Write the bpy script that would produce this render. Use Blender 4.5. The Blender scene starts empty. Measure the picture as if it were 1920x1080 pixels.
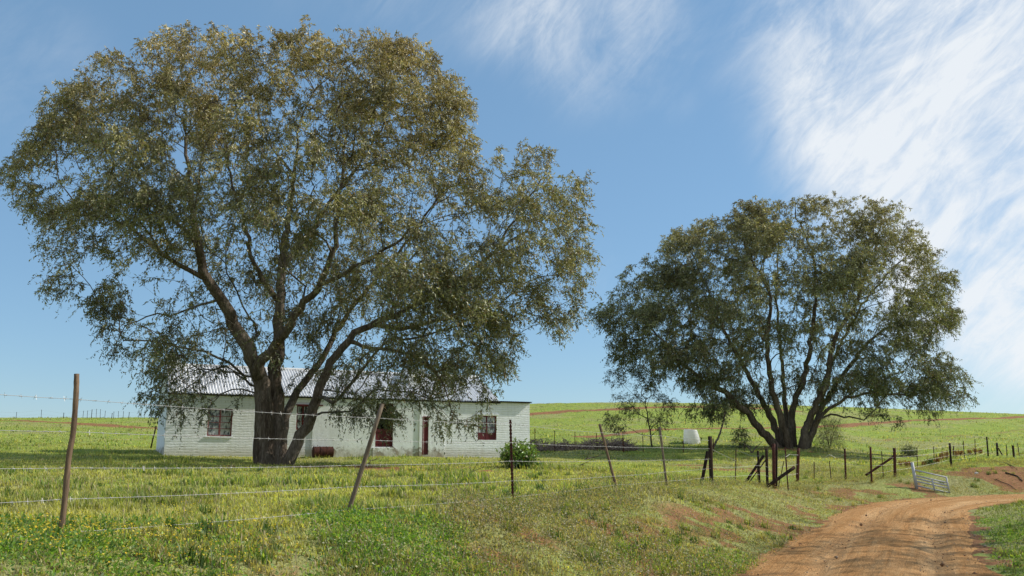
import bpy, math, random, time
_t0 = time.time()
def tick(w): print('TICK', w, round(time.time() - _t0, 1))
import numpy as np
from mathutils import Vector, noise as mnoise
rnd = random.Random(7)
rng = np.random.default_rng(11)
scn = bpy.context.scene
COL = scn.collection
R = math.radians

# ------------------------------------------------------------------ camera
FPX = 1650.0
PITCH = math.atan(318.0 / FPX)
cP, sP = math.cos(PITCH), math.sin(PITCH)
cam = bpy.data.cameras.new('camera')
cam.sensor_width = 36.0
cam.lens = 36.0 * FPX / 1920.0
cam.clip_end = 6000.0
cam.clip_start = 0.05
camo = bpy.data.objects.new('camera', cam)
COL.objects.link(camo)
camo.location = (0, 0, 0)
camo.rotation_euler = (math.pi / 2 + PITCH, 0, 0)
scn.camera = camo

def ray(px, py):
    dx = (px - 960.0) / FPX
    dy = (540.0 - py) / FPX
    return np.array([dx, cP - dy * sP, sP + dy * cP])

def at(px, py, Y):
    r = ray(px, py)
    return r * (Y / r[1])

def zrow(py, Y):
    return at(960, py, Y)[2]

# ------------------------------------------------------------------ numpy noise
_perm = rng.permutation(4096)
_val = rng.random(4096)
def _h(ix, iy, iz):
    a = _perm[ix & 4095]
    b = _perm[(a + iy) & 4095]
    return _val[_perm[(b + iz) & 4095]]
def vnoise(x, y, z=None):
    x = np.asarray(x, float); y = np.asarray(y, float)
    if z is None: z = np.zeros_like(x)
    x0 = np.floor(x).astype(int); y0 = np.floor(y).astype(int); z0 = np.floor(z).astype(int)
    fx = x - x0; fy = y - y0; fz = z - z0
    fx = fx * fx * (3 - 2 * fx); fy = fy * fy * (3 - 2 * fy); fz = fz * fz * (3 - 2 * fz)
    def L(a, b, t): return a + (b - a) * t
    c00 = L(_h(x0, y0, z0), _h(x0 + 1, y0, z0), fx)
    c10 = L(_h(x0, y0 + 1, z0), _h(x0 + 1, y0 + 1, z0), fx)
    c01 = L(_h(x0, y0, z0 + 1), _h(x0 + 1, y0, z0 + 1), fx)
    c11 = L(_h(x0, y0 + 1, z0 + 1), _h(x0 + 1, y0 + 1, z0 + 1), fx)
    return L(L(c00, c10, fy), L(c01, c11, fy), fz)
def fbm(x, y, s=1.0, o=4, off=0.0):
    v = 0; a = 0.5; f = s; t = 0
    for i in range(o):
        v = v + a * vnoise(np.asarray(x) * f + 17.3 * i + off, np.asarray(y) * f - 9.1 * i + off)
        t += a; a *= 0.5; f *= 2.03
    return v / t
def sstep(a, b, x):
    t = np.clip((np.asarray(x, float) - a) / (b - a), 0, 1)
    return t * t * (3 - 2 * t)

# ------------------------------------------------------------------ terrain height
Zr = zrow
def prof(near, far, crest):
    p = list(near) + [(d, Zr(y, d)) for d, y in far] + [(130, Zr(crest, 130)), (185, Zr(crest + 7, 185)),
        (300, Zr(crest + 24, 300)), (700, Zr(845, 700)), (3000, Zr(857, 3000))]
    return p
COLS = {
 -600: prof([(4, -.62), (9, -.62), (13, -.52), (18, -.42)], [(25, 879), (30, 865), (36, 851), (40, 845), (50, 832), (60, 821), (90, 800)], 786),
 0: prof([(4, -.62), (9, -.65), (13, -.58), (18, -.44)], [(25, 880), (30, 866), (36, 850.5), (40, 844), (50, 831), (60, 821), (90, 800)], 783),
 300: prof([(4, -.64), (9, -.68), (13, -.65), (18, -.5)], [(25, 881), (31, 868), (36.5, 852.5), (40, 848), (50, 837), (60, 825), (90, 803)], 783),
 520: prof([(4, -.66), (9, -.7), (13, -.7), (18, -.52), (25, -.38)], [(34, 871), (40, 855), (50, 846), (60, 833), (90, 806)], 777),
 800: prof([(4, -.68), (9, -.7), (13, -.73), (18, -.58), (25, -.42)], [(34, 870), (40, 859.5), (44, 857.5), (50, 851), (60, 838), (90, 806)], 765),
 960: prof([(4, -.7), (9, -.72), (13.8, -.75), (18, -.6), (25, -.45)], [(34, 870), (42, 860), (46, 857), (52, 846), (60, 833), (90, 800)], 757),
 1200: prof([(4, -.7), (13, -.75), (18, -.67), (21, -.65), (25, -.63)], [(34, 884), (38, 879), (43, 871), (47, 862), (51, 845), (54, 839), (60, 831), (90, 794)], 753.5),
 1480: prof([(4, -.7), (18, -.75), (25, -.85)], [(29.5, 916), (34, 906), (40, 885), (46, 863), (50, 849), (55, 838), (60, 832), (90, 796)], 759),
 1680: prof([(4, -.8), (18, -.95), (25, -.95)], [(34, 896), (40, 887), (50, 868), (60, 849), (90, 808)], 766),
 1850: prof([(4, -1.0), (18, -1.0), (25, -1.0), (33, -.75)], [(38.5, 867), (44, 866), (50, 858), (60, 843), (90, 811)], 773),
 1940: prof([(4, -1.1), (18, -1.0), (25, -1.0), (33, -.8)], [(38.5, 874), (44, 868), (50, 860), (60, 845), (90, 815)], 777),
 2600: prof([(4, -1.0), (18, -1.0), (25, -.9), (33, -.8)], [(38.5, 874), (44, 868), (50, 862), (60, 849), (90, 825)], 800),
}
_lg = np.linspace(math.log(4), math.log(3000), 700)
_cx = np.array(sorted(COLS))
_tab = []
for c in _cx:
    d, z = zip(*COLS[c])
    v = np.interp(_lg, np.log(d), z)
    k = np.exp(-0.5 * (np.arange(-14, 15) / 4.5) ** 2); k /= k.sum()
    vp = np.pad(v, 14, mode='edge')
    _tab.append(np.convolve(vp, k, 'valid'))
_tab = np.array(_tab)
_q = np.linspace(-600, 2600, 321)
_T = np.array([np.interp(_q, _cx, _tab[:, i]) for i in range(len(_lg))]).T
k = np.exp(-0.5 * (np.arange(-12, 13) / 4.0) ** 2); k /= k.sum()
_T = np.apply_along_axis(lambda v: np.convolve(np.pad(v, 12, mode='edge'), k, 'valid'), 0, _T)

def field(x, y):
    yy = np.maximum(y, 4.0)
    q = np.clip(960 + FPX * 1.0185 * x / yy, -600, 2600)
    fi = (q + 600) / 10.0
    gi = (np.log(np.clip(yy, 4, 2999)) - _lg[0]) / (_lg[1] - _lg[0])
    i0 = np.clip(np.floor(fi).astype(int), 0, 319); j0 = np.clip(np.floor(gi).astype(int), 0, 698)
    a = fi - i0; b = gi - j0
    return (_T[i0, j0] * (1 - a) * (1 - b) + _T[i0 + 1, j0] * a * (1 - b) + _T[i0, j0 + 1] * (1 - a) * b + _T[i0 + 1, j0 + 1] * a * b)

# road centre line (x, y, z)
U = np.array([.465, .885]); V = np.array([.885, -.465])
def sn(s, n): return U * s + V * n
_rc = [(*sn(-60, -1.3), -1.75), (*sn(-20, -1.3), -1.66), (*sn(0, -1.3), -1.63), (*sn(10, -1.33), -1.6), (*sn(19, -1.7), -1.52), (9.9, 22.9, -1.47),
       (11.8, 26.2, -1.42), (14.3, 28.7, -1.36), (17.8, 30.1, -1.28), (23, 30.9, -1.2), (32, 31.6, -1.1), (60, 34, -.8), (120, 42, 0.5)]
def catmull(P, n):
    P = np.array(P, float)
    Q = np.vstack([2 * P[0] - P[1], P, 2 * P[-1] - P[-2]])
    out = []
    for i in range(1, len(Q) - 2):
        p0, p1, p2, p3 = Q[i - 1], Q[i], Q[i + 1], Q[i + 2]
        for t in np.linspace(0, 1, n, endpoint=False):
            out.append(.5 * ((2 * p1) + (-p0 + p2) * t + (2 * p0 - 5 * p1 + 4 * p2 - p3) * t * t + (-p0 + 3 * p1 - 3 * p2 + p3) * t ** 3))
    out.append(Q[-2])
    return np.array(out)
ROAD = catmull(_rc, 14)
def polydist(x, y, P):
    """distance to a polyline, plus interpolated third value and side"""
    x = np.asarray(x, float).ravel(); y = np.asarray(y, float).ravel()
    if len(x) <= 2000:
        P = np.array([tuple(p) for p in P], float)
        A_ = P[:-1]; B_ = P[1:]; E_ = B_ - A_
        L2 = E_[:, 0] ** 2 + E_[:, 1] ** 2 + 1e-9
        X_ = x[:, None] - A_[None, :, 0]; Y_ = y[:, None] - A_[None, :, 1]
        t = np.clip((X_ * E_[:, 0] + Y_ * E_[:, 1]) / L2, 0, 1)
        DX = X_ - t * E_[:, 0]; DY = Y_ - t * E_[:, 1]
        D_ = np.hypot(DX, DY); j = D_.argmin(1); i = np.arange(len(x))
        zz_ = (A_[j, 2] + t[i, j] * E_[j, 2]) if P.shape[1] > 2 else np.zeros(len(x))
        return D_[i, j], zz_, np.sign(E_[j, 0] * DY[i, j] - E_[j, 1] * DX[i, j])
    best = np.full(x.shape, 1e9); zz = np.zeros_like(x); sd = np.zeros_like(x)
    for a, b in zip(P[:-1], P[1:]):
        ex, ey = b[0] - a[0], b[1] - a[1]
        L2 = ex * ex + ey * ey + 1e-9
        t = np.clip(((x - a[0]) * ex + (y - a[1]) * ey) / L2, 0, 1)
        dx = x - a[0] - t * ex; dy = y - a[1] - t * ey
        d = np.hypot(dx, dy)
        m = d < best
        best[m] = d[m]
        if len(a) > 2: zz[m] = (a[2] + t * (b[2] - a[2]))[m]
        sd[m] = np.sign(ex * dy - ey * dx)[m]
    return best, zz, sd
RHW = 1.5
def terrain(x, y, full=False):
    x = np.asarray(x, float); y = np.asarray(y, float); sh = x.shape
    x = x.ravel(); y = y.ravel()
    d, rz, sd = polydist(x, y, ROAD)
    f = field(x, y)
    dist = np.hypot(x, y)
    am = np.clip(dist / 30, .35, 1.6)
    hh = (fbm(x, y, .45, 4) - .5) * .16 * am + (fbm(x, y, 2.3, 3, 40) - .5) * .07
    W = np.where(sd > 0, 3.3, 3.0) + (fbm(x, y, .35, 2, 91) - .5) * 1.2
    t = sstep(0, 1, (d - RHW) / W)
    bank = hh * (.25 + .75 * t) * sstep(RHW - .2, RHW + .7, d)
    z = rz * (1 - t) + f * t + bank
    z = z - .14 * (1 - sstep(RHW - .55, RHW - .1, d))
    if full: return z.reshape(sh), d.reshape(sh), rz.reshape(sh), sd.reshape(sh)
    return z.reshape(sh)
def tz(x, y): return float(terrain(np.array([x]), np.array([y]))[0])
def hit(px, py, y0=5.0, y1=170.0):
    Y = np.exp(np.linspace(math.log(y0), math.log(y1), 420))
    r = ray(px, py)
    P = r[None, :] * (Y / r[1])[:, None]
    below = P[:, 2] < terrain(P[:, 0], P[:, 1])
    i = np.argmax(below)
    if not below.any(): i = len(Y) - 1
    p = P[i]
    return np.array([p[0], p[1], tz(p[0], p[1])])

# ------------------------------------------------------------------ object helpers
def tag(o, label=None, cat=None, group=None, kind=None):
    if label: o['label'] = label
    if cat: o['category'] = cat
    if group: o['group'] = group
    if kind: o['kind'] = kind
    return o
def empty(name, loc, label=None, cat=None, group=None, rz=0):
    o = bpy.data.objects.new(name, None)
    o.empty_display_size = .2
    o.location = [float(v) for v in loc]; o.rotation_euler = (0, 0, rz)
    COL.objects.link(o)
    return tag(o, label, cat, group)
class MB:
    def __init__(s): s.v = []; s.f = []; s.m = []
    def add(s, vs, fs, mi=0):
        o = len(s.v)
        s.v += [tuple(float(c) for c in p) for p in vs]
        for f in fs: s.f.append(tuple(o + i for i in f)); s.m.append(mi)
    def quad(s, a, b, c, d, mi=0): s.add([a, b, c, d], [(0, 1, 2, 3)], mi)
    def box(s, o, ax, ay, az, mi=0):
        o, ax, ay, az = [np.array(q, float) for q in (o, ax, ay, az)]
        vs = [o, o + ax, o + ax + ay, o + ay, o + az, o + ax + az, o + ax + ay + az, o + ay + az]
        s.add(vs, [(0, 3, 2, 1), (4, 5, 6, 7), (0, 1, 5, 4), (1, 2, 6, 5), (2, 3, 7, 6), (3, 0, 4, 7)], mi)
    def tube(s, pts, rad, n=6, cap=True, mi=0, wob=None, up=None):
        pts = np.array(pts, float); m = len(pts)
        rad = np.full(m, rad) if np.isscalar(rad) else np.array(rad, float)
        T = np.gradient(pts, axis=0); T /= np.linalg.norm(T, axis=1)[:, None] + 1e-12
        ref = np.array([0, 0, 1.]) if abs(T[0][2]) < .9 else np.array([1., 0, 0])
        N = np.cross(T[0], ref); N /= np.linalg.norm(N)
        vs = []
        for i in range(m):
            N = N - T[i] * N.dot(T[i]); N /= np.linalg.norm(N) + 1e-12
            B = np.cross(T[i], N)
            for k in range(n):
                a = 2 * math.pi * k / n
                r = rad[i] * (wob(i, a) if wob else 1)
                vs.append(pts[i] + (N * math.cos(a) + B * math.sin(a)) * r)
        fs = [(i * n + k, i * n + (k + 1) % n, (i + 1) * n + (k + 1) % n, (i + 1) * n + k) for i in range(m - 1) for k in range(n)]
        if cap:
            fs.append(tuple(range(n))[::-1]); fs.append(tuple((m - 1) * n + k for k in range(n)))
        s.add(vs, fs, mi)
    def build(s, name, mats, parent=None, smooth=False, origin=None):
        me = bpy.data.meshes.new(name)
        v = s.v
        if origin is None and parent is not None: origin = parent.location
        if origin is not None:
            rz = parent.rotation_euler.z if parent is not None else 0
            o = np.array(origin); a = np.array(v) - o
            v = [tuple(p) for p in a]
        me.from_pydata(v, [], s.f)
        mats = mats if isinstance(mats, (list, tuple)) else [mats]
        for mt in mats: me.materials.append(mt)
        if len(mats) > 1: me.polygons.foreach_set('material_index', s.m)
        if smooth: me.polygons.foreach_set('use_smooth', [True] * len(s.f))
        me.update()
        o = bpy.data.objects.new(name, me); COL.objects.link(o)
        if parent is not None: o.parent = parent
        elif origin is not None: o.location = [float(q) for q in origin]
        return o
def npmesh(name, verts, quads=None, tris=None, mat=None, col=None, parent=None, smooth=False, origin=None):
    """fast mesh from numpy arrays; col is an (n,4) per-vertex colour"""
    me = bpy.data.meshes.new(name)
    if origin is None and parent is not None: origin = np.array(parent.location)
    if origin is not None: verts = verts - np.array(origin)[None, :]
    nq = 0 if quads is None else len(quads); nt = 0 if tris is None else len(tris)
    me.vertices.add(len(verts)); me.vertices.foreach_set('co', verts.astype(np.float32).ravel())
    li = []; st = []
    if nq: li.append(quads.ravel()); st.append(np.arange(nq) * 4)
    if nt: li.append(tris.ravel()); st.append(nq * 4 + np.arange(nt) * 3)
    li = np.concatenate(li); st = np.concatenate(st)
    me.loops.add(len(li)); me.loops.foreach_set('vertex_index', li.astype(np.int32))
    me.polygons.add(nq + nt); me.polygons.foreach_set('loop_start', st.astype(np.int32))
    if smooth: me.polygons.foreach_set('use_smooth', np.ones(nq + nt, bool))
    me.update(calc_edges=True)
    if col is not None:
        at_ = me.color_attributes.new('tint', 'FLOAT_COLOR', 'POINT')
        at_.data.foreach_set('color', col.astype(np.float32).ravel())
    if mat: me.materials.append(mat)
    o = bpy.data.objects.new(name, me); COL.objects.link(o)
    if parent is not None: o.parent = parent
    elif origin is not None: o.location = [float(q) for q in origin]
    return o

# ------------------------------------------------------------------ materials
class NT:
    def __init__(s, name):
        s.m = bpy.data.materials.new(name); s.m.use_nodes = True
        s.t = s.m.node_tree; s.t.nodes.clear()
        s.out = s.n('ShaderNodeOutputMaterial')
    def n(s, typ, **kw):
        nd = s.t.nodes.new(typ)
        for k_, v_ in kw.items(): setattr(nd, k_, v_)
        return nd
    def l(s, a, b): s.t.links.new(a, b)
    def noise(s, vec, scale, detail=4, rough=.55, dist=0.0):
        nd = s.n('ShaderNodeTexNoise'); nd.inputs['Scale'].default_value = scale; nd.inputs['Detail'].default_value = detail
        nd.inputs['Roughness'].default_value = rough; nd.inputs['Distortion'].default_value = dist
        if vec is not None: s.l(vec, nd.inputs['Vector'])
        return nd.outputs['Fac']
    def ramp(s, fac, stops):
        nd = s.n('ShaderNodeValToRGB'); e = nd.color_ramp.elements
        while len(e) < len(stops): e.new(.5)
        for i, (p, c) in enumerate(stops):
            e[i].position = p
            e[i].color = (c, c, c, 1) if np.isscalar(c) else (*c, 1)
        s.l(fac, nd.inputs['Fac']); return nd.outputs['Color']
    def mix(s, fac, a, b, mode='MIX'):
        nd = s.n('ShaderNodeMix', data_type='RGBA', blend_type=mode)
        for sock, v_ in ((nd.inputs[0], fac), (nd.inputs[6], a), (nd.inputs[7], b)):
            if isinstance(v_, (int, float)): sock.default_value = v_
            elif isinstance(v_, tuple): sock.default_value = (*v_, 1)
            else: s.l(v_, sock)
        return nd.outputs[2]
    def math(s, op, a, b=0.0):
        nd = s.n('ShaderNodeMath', operation=op)
        for sock, v_ in ((nd.inputs[0], a), (nd.inputs[1], b)):
            if isinstance(v_, (int, float)): sock.default_value = v_
            else: s.l(v_, sock)
        return nd.outputs[0]
    def mapping(s, vec, scale=(1, 1, 1), rot=(0, 0, 0)):
        nd = s.n('ShaderNodeMapping'); nd.inputs['Scale'].default_value = scale; nd.inputs['Rotation'].default_value = rot
        s.l(vec, nd.inputs['Vector']); return nd.outputs['Vector']
    def bump(s, h, strength=.5, dist=.02):
        nd = s.n('ShaderNodeBump'); nd.inputs['Strength'].default_value = strength; nd.inputs['Distance'].default_value = dist
        s.l(h, nd.inputs['Height']); return nd.outputs['Normal']
    def pos(s): return s.n('ShaderNodeNewGeometry').outputs['Position']
    def obj(s): return s.n('ShaderNodeTexCoord').outputs['Object']
    def uv(s): return s.n('ShaderNodeTexCoord').outputs['UV']
    def attr(s, name='tint'): return s.n('ShaderNodeAttribute', attribute_name=name)
    def bsdf(s, col, rough=.8, metal=0.0, normal=None, spec=.3):
        b = s.n('ShaderNodeBsdfPrincipled')
        for sock, v_ in ((b.inputs['Base Color'], col), (b.inputs['Roughness'], rough), (b.inputs['Metallic'], metal)):
            if isinstance(v_, (int, float)): sock.default_value = v_
            elif isinstance(v_, tuple): sock.default_value = (*v_, 1)
            else: s.l(v_, sock)
        b.inputs['Specular IOR Level'].default_value = spec
        if normal is not None: s.l(normal, b.inputs['Normal'])
        return b.outputs[0]
    def done(s, sh): s.l(sh, s.out.inputs['Surface']); return s.m

def leaf_material(name, gloss=.25, trans=.35, tmul=(1.25, 1.3, .5), rough=.42):
    t = NT(name); c = t.attr().outputs['Color']
    d = t.n('ShaderNodeBsdfDiffuse'); t.l(c, d.inputs['Color'])
    tr = t.n('ShaderNodeBsdfTranslucent'); t.l(t.mix(1.0, c, tmul, 'MULTIPLY'), tr.inputs['Color'])
    m1 = t.n('ShaderNodeMixShader'); m1.inputs[0].default_value = trans
    t.l(d.outputs[0], m1.inputs[1]); t.l(tr.outputs[0], m1.inputs[2])
    g = t.n('ShaderNodeBsdfGlossy'); g.inputs['Roughness'].default_value = rough; g.inputs['Color'].default_value = (.9, .92, .9, 1)
    m2 = t.n('ShaderNodeMixShader'); m2.inputs[0].default_value = gloss; t.l(m1.outputs[0], m2.inputs[1]); t.l(g.outputs[0], m2.inputs[2])
    return t.done(m2.outputs[0])

M = {}
M['leaf'] = leaf_material('eucalyptus_leaf', .045, .23, (1.4, 1.35, .5), .45)
M['grass'] = leaf_material('grass_blade', .025, .5, (1.35, 1.35, .4), .5)
M['petal'] = leaf_material('petal', .01, .35, (1.1, 1.0, .8), .6)
M['shrub'] = leaf_material('shrub_leaf', .05, .4, (1.3, 1.4, .5), .4)

def bark(name, dark, mid, pale, zscale=.12):
    t = NT(name); p = t.obj()
    v = t.mapping(p, (1, 1, zscale))
    n1 = t.noise(v, 8.5, 8, .68, .9)
    n2 = t.noise(t.mapping(p, (1, 1, .35)), 1.6, 4, .55, .4)
    n3 = t.noise(v, 32.0, 4, .6)
    c = t.ramp(n1, [(.32, dark), (.5, mid), (.68, pale)])
    c = t.mix(t.ramp(n2, [(.42, 0.), (.62, 1.)]), c, t.mix(.6, c, pale))
    c = t.mix(t.ramp(n3, [(.4, .55), (.62, 0.)]), c, (dark[0] * .6, dark[1] * .6, dark[2] * .6))
    h = t.math('ADD', n1, t.math('MULTIPLY', n3, .35))
    return t.done(t.bsdf(c, .9, 0, t.bump(h, 1.0, .13), .15))
M['bark'] = bark('gum_bark', (.05, .034, .024), (.15, .115, .085), (.30, .25, .20))
M['bark2'] = bark('branch_bark', (.075, .06, .05), (.16, .135, .11), (.34, .30, .25), .3)

def flat(name, col, rough=.8, metal=0., var=.25, scale=12., bumpd=.004, spec=.3, col2=None, stretch=(1, 1, 1)):
    t = NT(name); p = t.mapping(t.obj(), stretch)
    n1 = t.noise(p, scale, 5, .6, .3); n2 = t.noise(p, scale * 5, 3, .6)
    lo = tuple(c * (1 - var) for c in col); hi = tuple(min(1, c * (1 + var)) for c in col)
    c = t.ramp(n1, [(.3, lo), (.7, hi)])
    if col2: c = t.mix(t.ramp(t.noise(p, scale * .6, 6, .65, .5), [(.5, 0.), (.62, 1.)]), c, col2)
    return t.done(t.bsdf(c, rough, metal, t.bump(t.math('ADD', n1, n2), .5, bumpd), spec))
M['pole'] = flat('weathered_pole', (.17, .115, .075), .9, 0, .45, 30, .004, .1, (.08, .055, .04), (1, 1, .15))
M['pole_pale'] = flat('grey_pole', (.17, .13, .095), .9, 0, .4, 30, .004, .1, (.09, .068, .05), (1, 1, .15))
M['pole_dark'] = flat('tarred_post', (.028, .02, .016), .9, 0, .5, 20, .006, .1, (.06, .035, .025), (1, 1, .2))
M['rust'] = flat('rusted_iron', (.095, .035, .025), .85, .2, .5, 25, .003, .2, (.05, .022, .018))
M['rust_dropper'] = flat('rusted_dropper', (.07, .04, .03), .85, .2, .4, 25, .002, .2)
M['barrel'] = flat('rusted_drum', (.075, .030, .022), .85, 0, .45, 9, .004, .15, (.04, .02, .017))
M['wire'] = flat('galvanised_wire', (.44, .42, .40), .5, .3, .25, 60, .0005, .5)
M['galv'] = flat('galvanised_pipe', (.40, .41, .43), .65, .1, .15, 30, .001, .5)
M['red'] = flat('oxblood_paint', (.105, .012, .016), .6, 0, .35, 9, .002, .3, (.07, .014, .016), (1, 1, .3))
M['redframe'] = flat('faded_red_frame', (.15, .035, .035), .7, 0, .4, 14, .002, .3, (.30, .18, .16))
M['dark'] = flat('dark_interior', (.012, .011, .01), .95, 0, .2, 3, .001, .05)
def tank_material():
    t = NT('white_plastic_tank'); n = t.noise(t.obj(), 4., 4, .6)
    c = t.ramp(n, [(.3, (.80, .81, .82)), (.7, (.88, .88, .88))])
    b = t.bsdf(c, .5, 0, None, .4); tr = t.n('ShaderNodeBsdfTranslucent'); tr.inputs['Color'].default_value = (.95, .95, .93, 1)
    m = t.n('ShaderNodeMixShader'); m.inputs[0].default_value = .5; t.l(b, m.inputs[1]); t.l(tr.outputs[0], m.inputs[2]); return t.done(m.outputs[0])
M['tank'] = tank_material()
M['dead'] = flat('dead_wood', (.11, .085, .07), .9, 0, .4, 20, .004, .1, (.2, .17, .15))
M['brush'] = flat('dry_brushwood', (.24, .18, .155), .95, 0, .5, 14, .004, .1, (.36, .29, .25))
M['stone'] = flat('pale_stone', (.62, .6, .56), .8, 0, .2, 9, .01, .2)
M['hose'] = flat('black_root', (.025, .02, .017), .8, 0, .4, 14, .004, .2)

def wall_material(name, coursed):
    t = NT(name); p = t.obj()
    sp = t.n('ShaderNodeSeparateXYZ'); t.l(p, sp.inputs[0])
    n1 = t.noise(p, 1.1, 6, .6, .3); n2 = t.noise(p, 6., 6, .65); n3 = t.noise(p, 28., 4, .6)
    base = t.ramp(n1, [(.3, (.75, .77, .77)), (.55, (.84, .86, .87)), (.75, (.89, .91, .92))])
    # streaks running down from the eaves
    st = t.noise(t.mapping(p, (9, 9, .5)), 1.0, 4, .6)
    base = t.mix(t.ramp(st, [(.5, 0.), (.75, .28)]), base, (.50, .50, .44))
    # bare damp patches low on the wall
    zz = sp.outputs['Z']
    low = t.ramp(t.math('ADD', zz, t.math('MULTIPLY', t.math('SUBTRACT', n2, .5), 1.5)), [(.16, 1.), (.30, 0.)])
    if coursed:
        low = t.math('MULTIPLY', low, .0)
    spot = t.math('MULTIPLY', low, t.ramp(t.noise(p, 2.1, 4, .6), [(.42, 0.), (.58, .9)]))
    base = t.mix(spot, base, t.mix(n3, (.07, .055, .035), (.22, .17, .12)))
    base = t.mix(t.ramp(n3, [(.62, 0.), (.72, .35)]), base, (.42, .40, .36))
    spl = t.ramp(t.math('ADD', zz, t.math('MULTIPLY', t.math('SUBTRACT', n2, .5), .5)), [(.05, .55), (.40, 0.)])
    base = t.mix(spl, base, (.42, .36, .27))
    base = t.mix(t.math('MULTIPLY', t.ramp(n2, [(.60, 0.), (.68, .6)]), t.ramp(n1, [(.5, 0.), (.6, 1.)])), base, (.50, .47, .42))
    h = t.math('ADD', t.math('MULTIPLY', n2, .6), t.math('MULTIPLY', n3, .35))
    if coursed:
        wv = t.math('ADD', zz, t.math('MULTIPLY', t.math('SUBTRACT', t.noise(t.mapping(p, (.5, .5, 1)), 2.6, 5, .7), .5), .17))
        fr = t.math('FRACT', t.math('MULTIPLY', wv, 9.0))
        g = t.math('ABSOLUTE', t.math('SUBTRACT', fr, .5))
        groove = t.ramp(t.math('ADD', g, t.math('MULTIPLY', t.math('SUBTRACT', n2, .5), .25)), [(.02, 0.), (.17, 1.)])
        h = t.math('ADD', h, t.math('MULTIPLY', groove, .45))
        base = t.mix(t.math('MULTIPLY', t.math('SUBTRACT', 1.0, groove), t.ramp(n1, [(.35, .0), (.65, .2)])), base, (.36, .37, .36))
    return t.done(t.bsdf(base, .88, 0, t.bump(h, .7, .03), .2))
M['wall_brick'] = wall_material('whitewashed_brick', True)
M['wall_plaster'] = wall_material('whitewashed_plaster', False)

def roof_material():
    t = NT('corrugated_iron'); p = t.obj()
    n1 = t.noise(t.mapping(p, (2.2, .5, .5)), 1.0, 5, .6); n2 = t.noise(p, 9, 4, .6)
    c = t.ramp(n1, [(.3, (.66, .66, .67)), (.7, (.88, .88, .89))])
    c = t.mix(t.ramp(n2, [(.6, 0.), (.75, .45)]), c, (.34, .27, .22))
    return t.done(t.bsdf(c, .38, 0., None, .5))
M['roof'] = roof_material()
M['fascia'] = flat('dark_eave_board', (.035, .028, .024), .9, 0, .4, 10, .003, .1)

def glass_material():
    t = NT('old_window_glass'); p = t.obj()
    n = t.noise(t.mapping(p, (7, 7, 2.2)), 1.0, 5, .7, 1.2)
    c = t.ramp(n, [(.36, (.02, .022, .022)), (.46, (.10, .11, .11)), (.53, (.50, .52, .52))])  # pale streaks are reflections painted into the pane colour
    return t.done(t.bsdf(c, .12, 0, t.bump(t.noise(p, 5, 2), .15, .01), .6))
M['glass'] = glass_material()

def ground_material():
    t = NT('pasture_ground'); p = t.pos()
    a = t.attr('tint'); sp = t.n('ShaderNodeSeparateColor'); t.l(a.outputs['Color'], sp.inputs[0])
    soil, dry, farm = sp.outputs[0], sp.outputs[1], sp.outputs[2]
    n1 = t.noise(p, .13, 5, .6, .4); n2 = t.noise(p, 1.3, 5, .65, .3); n3 = t.noise(p, 11., 4, .7); n4 = t.noise(p, 46., 3, .7)
    g = t.ramp(n2, [(.3, (.13, .18, .034)), (.5, (.25, .31, .06)), (.7, (.36, .38, .10))])
    g = t.mix(t.ramp(n1, [(.38, 0.), (.62, .6)]), g, (.25, .33, .05))
    g = t.mix(dry, g, t.ramp(n3, [(.3, (.22, .19, .085)), (.7, (.42, .37, .19))]))
    tex = t.math('ADD', t.math('MULTIPLY', n3, .5), t.math('MULTIPLY', n4, .5))
    g = t.mix(1.0, g, t.ramp(tex, [(.32, .42), (.52, 1.0), (.7, 1.4)]), 'MULTIPLY')
    s = t.ramp(t.math('ADD', t.math('MULTIPLY', n3, .6), t.math('MULTIPLY', n2, .4)), [(.3, (.13, .06, .028)), (.5, (.26, .125, .056)), (.72, (.42, .235, .115))])
    s = t.mix(1.0, s, t.ramp(n4, [(.3, .65), (.65, 1.2)]), 'MULTIPLY')
    m = t.ramp(t.math('ADD', soil, t.math('MULTIPLY', t.math('SUBTRACT', n3, .5), .7)), [(.40, 0.), (.62, 1.)])
    c = t.mix(m, g, s)
    h = t.math('ADD', t.math('MULTIPLY', n3, .7), t.math('MULTIPLY', n4, .5))
    return t.done(t.bsdf(c, .95, 0, t.bump(h, .9, .05), .1))
M['ground'] = ground_material()

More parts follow.
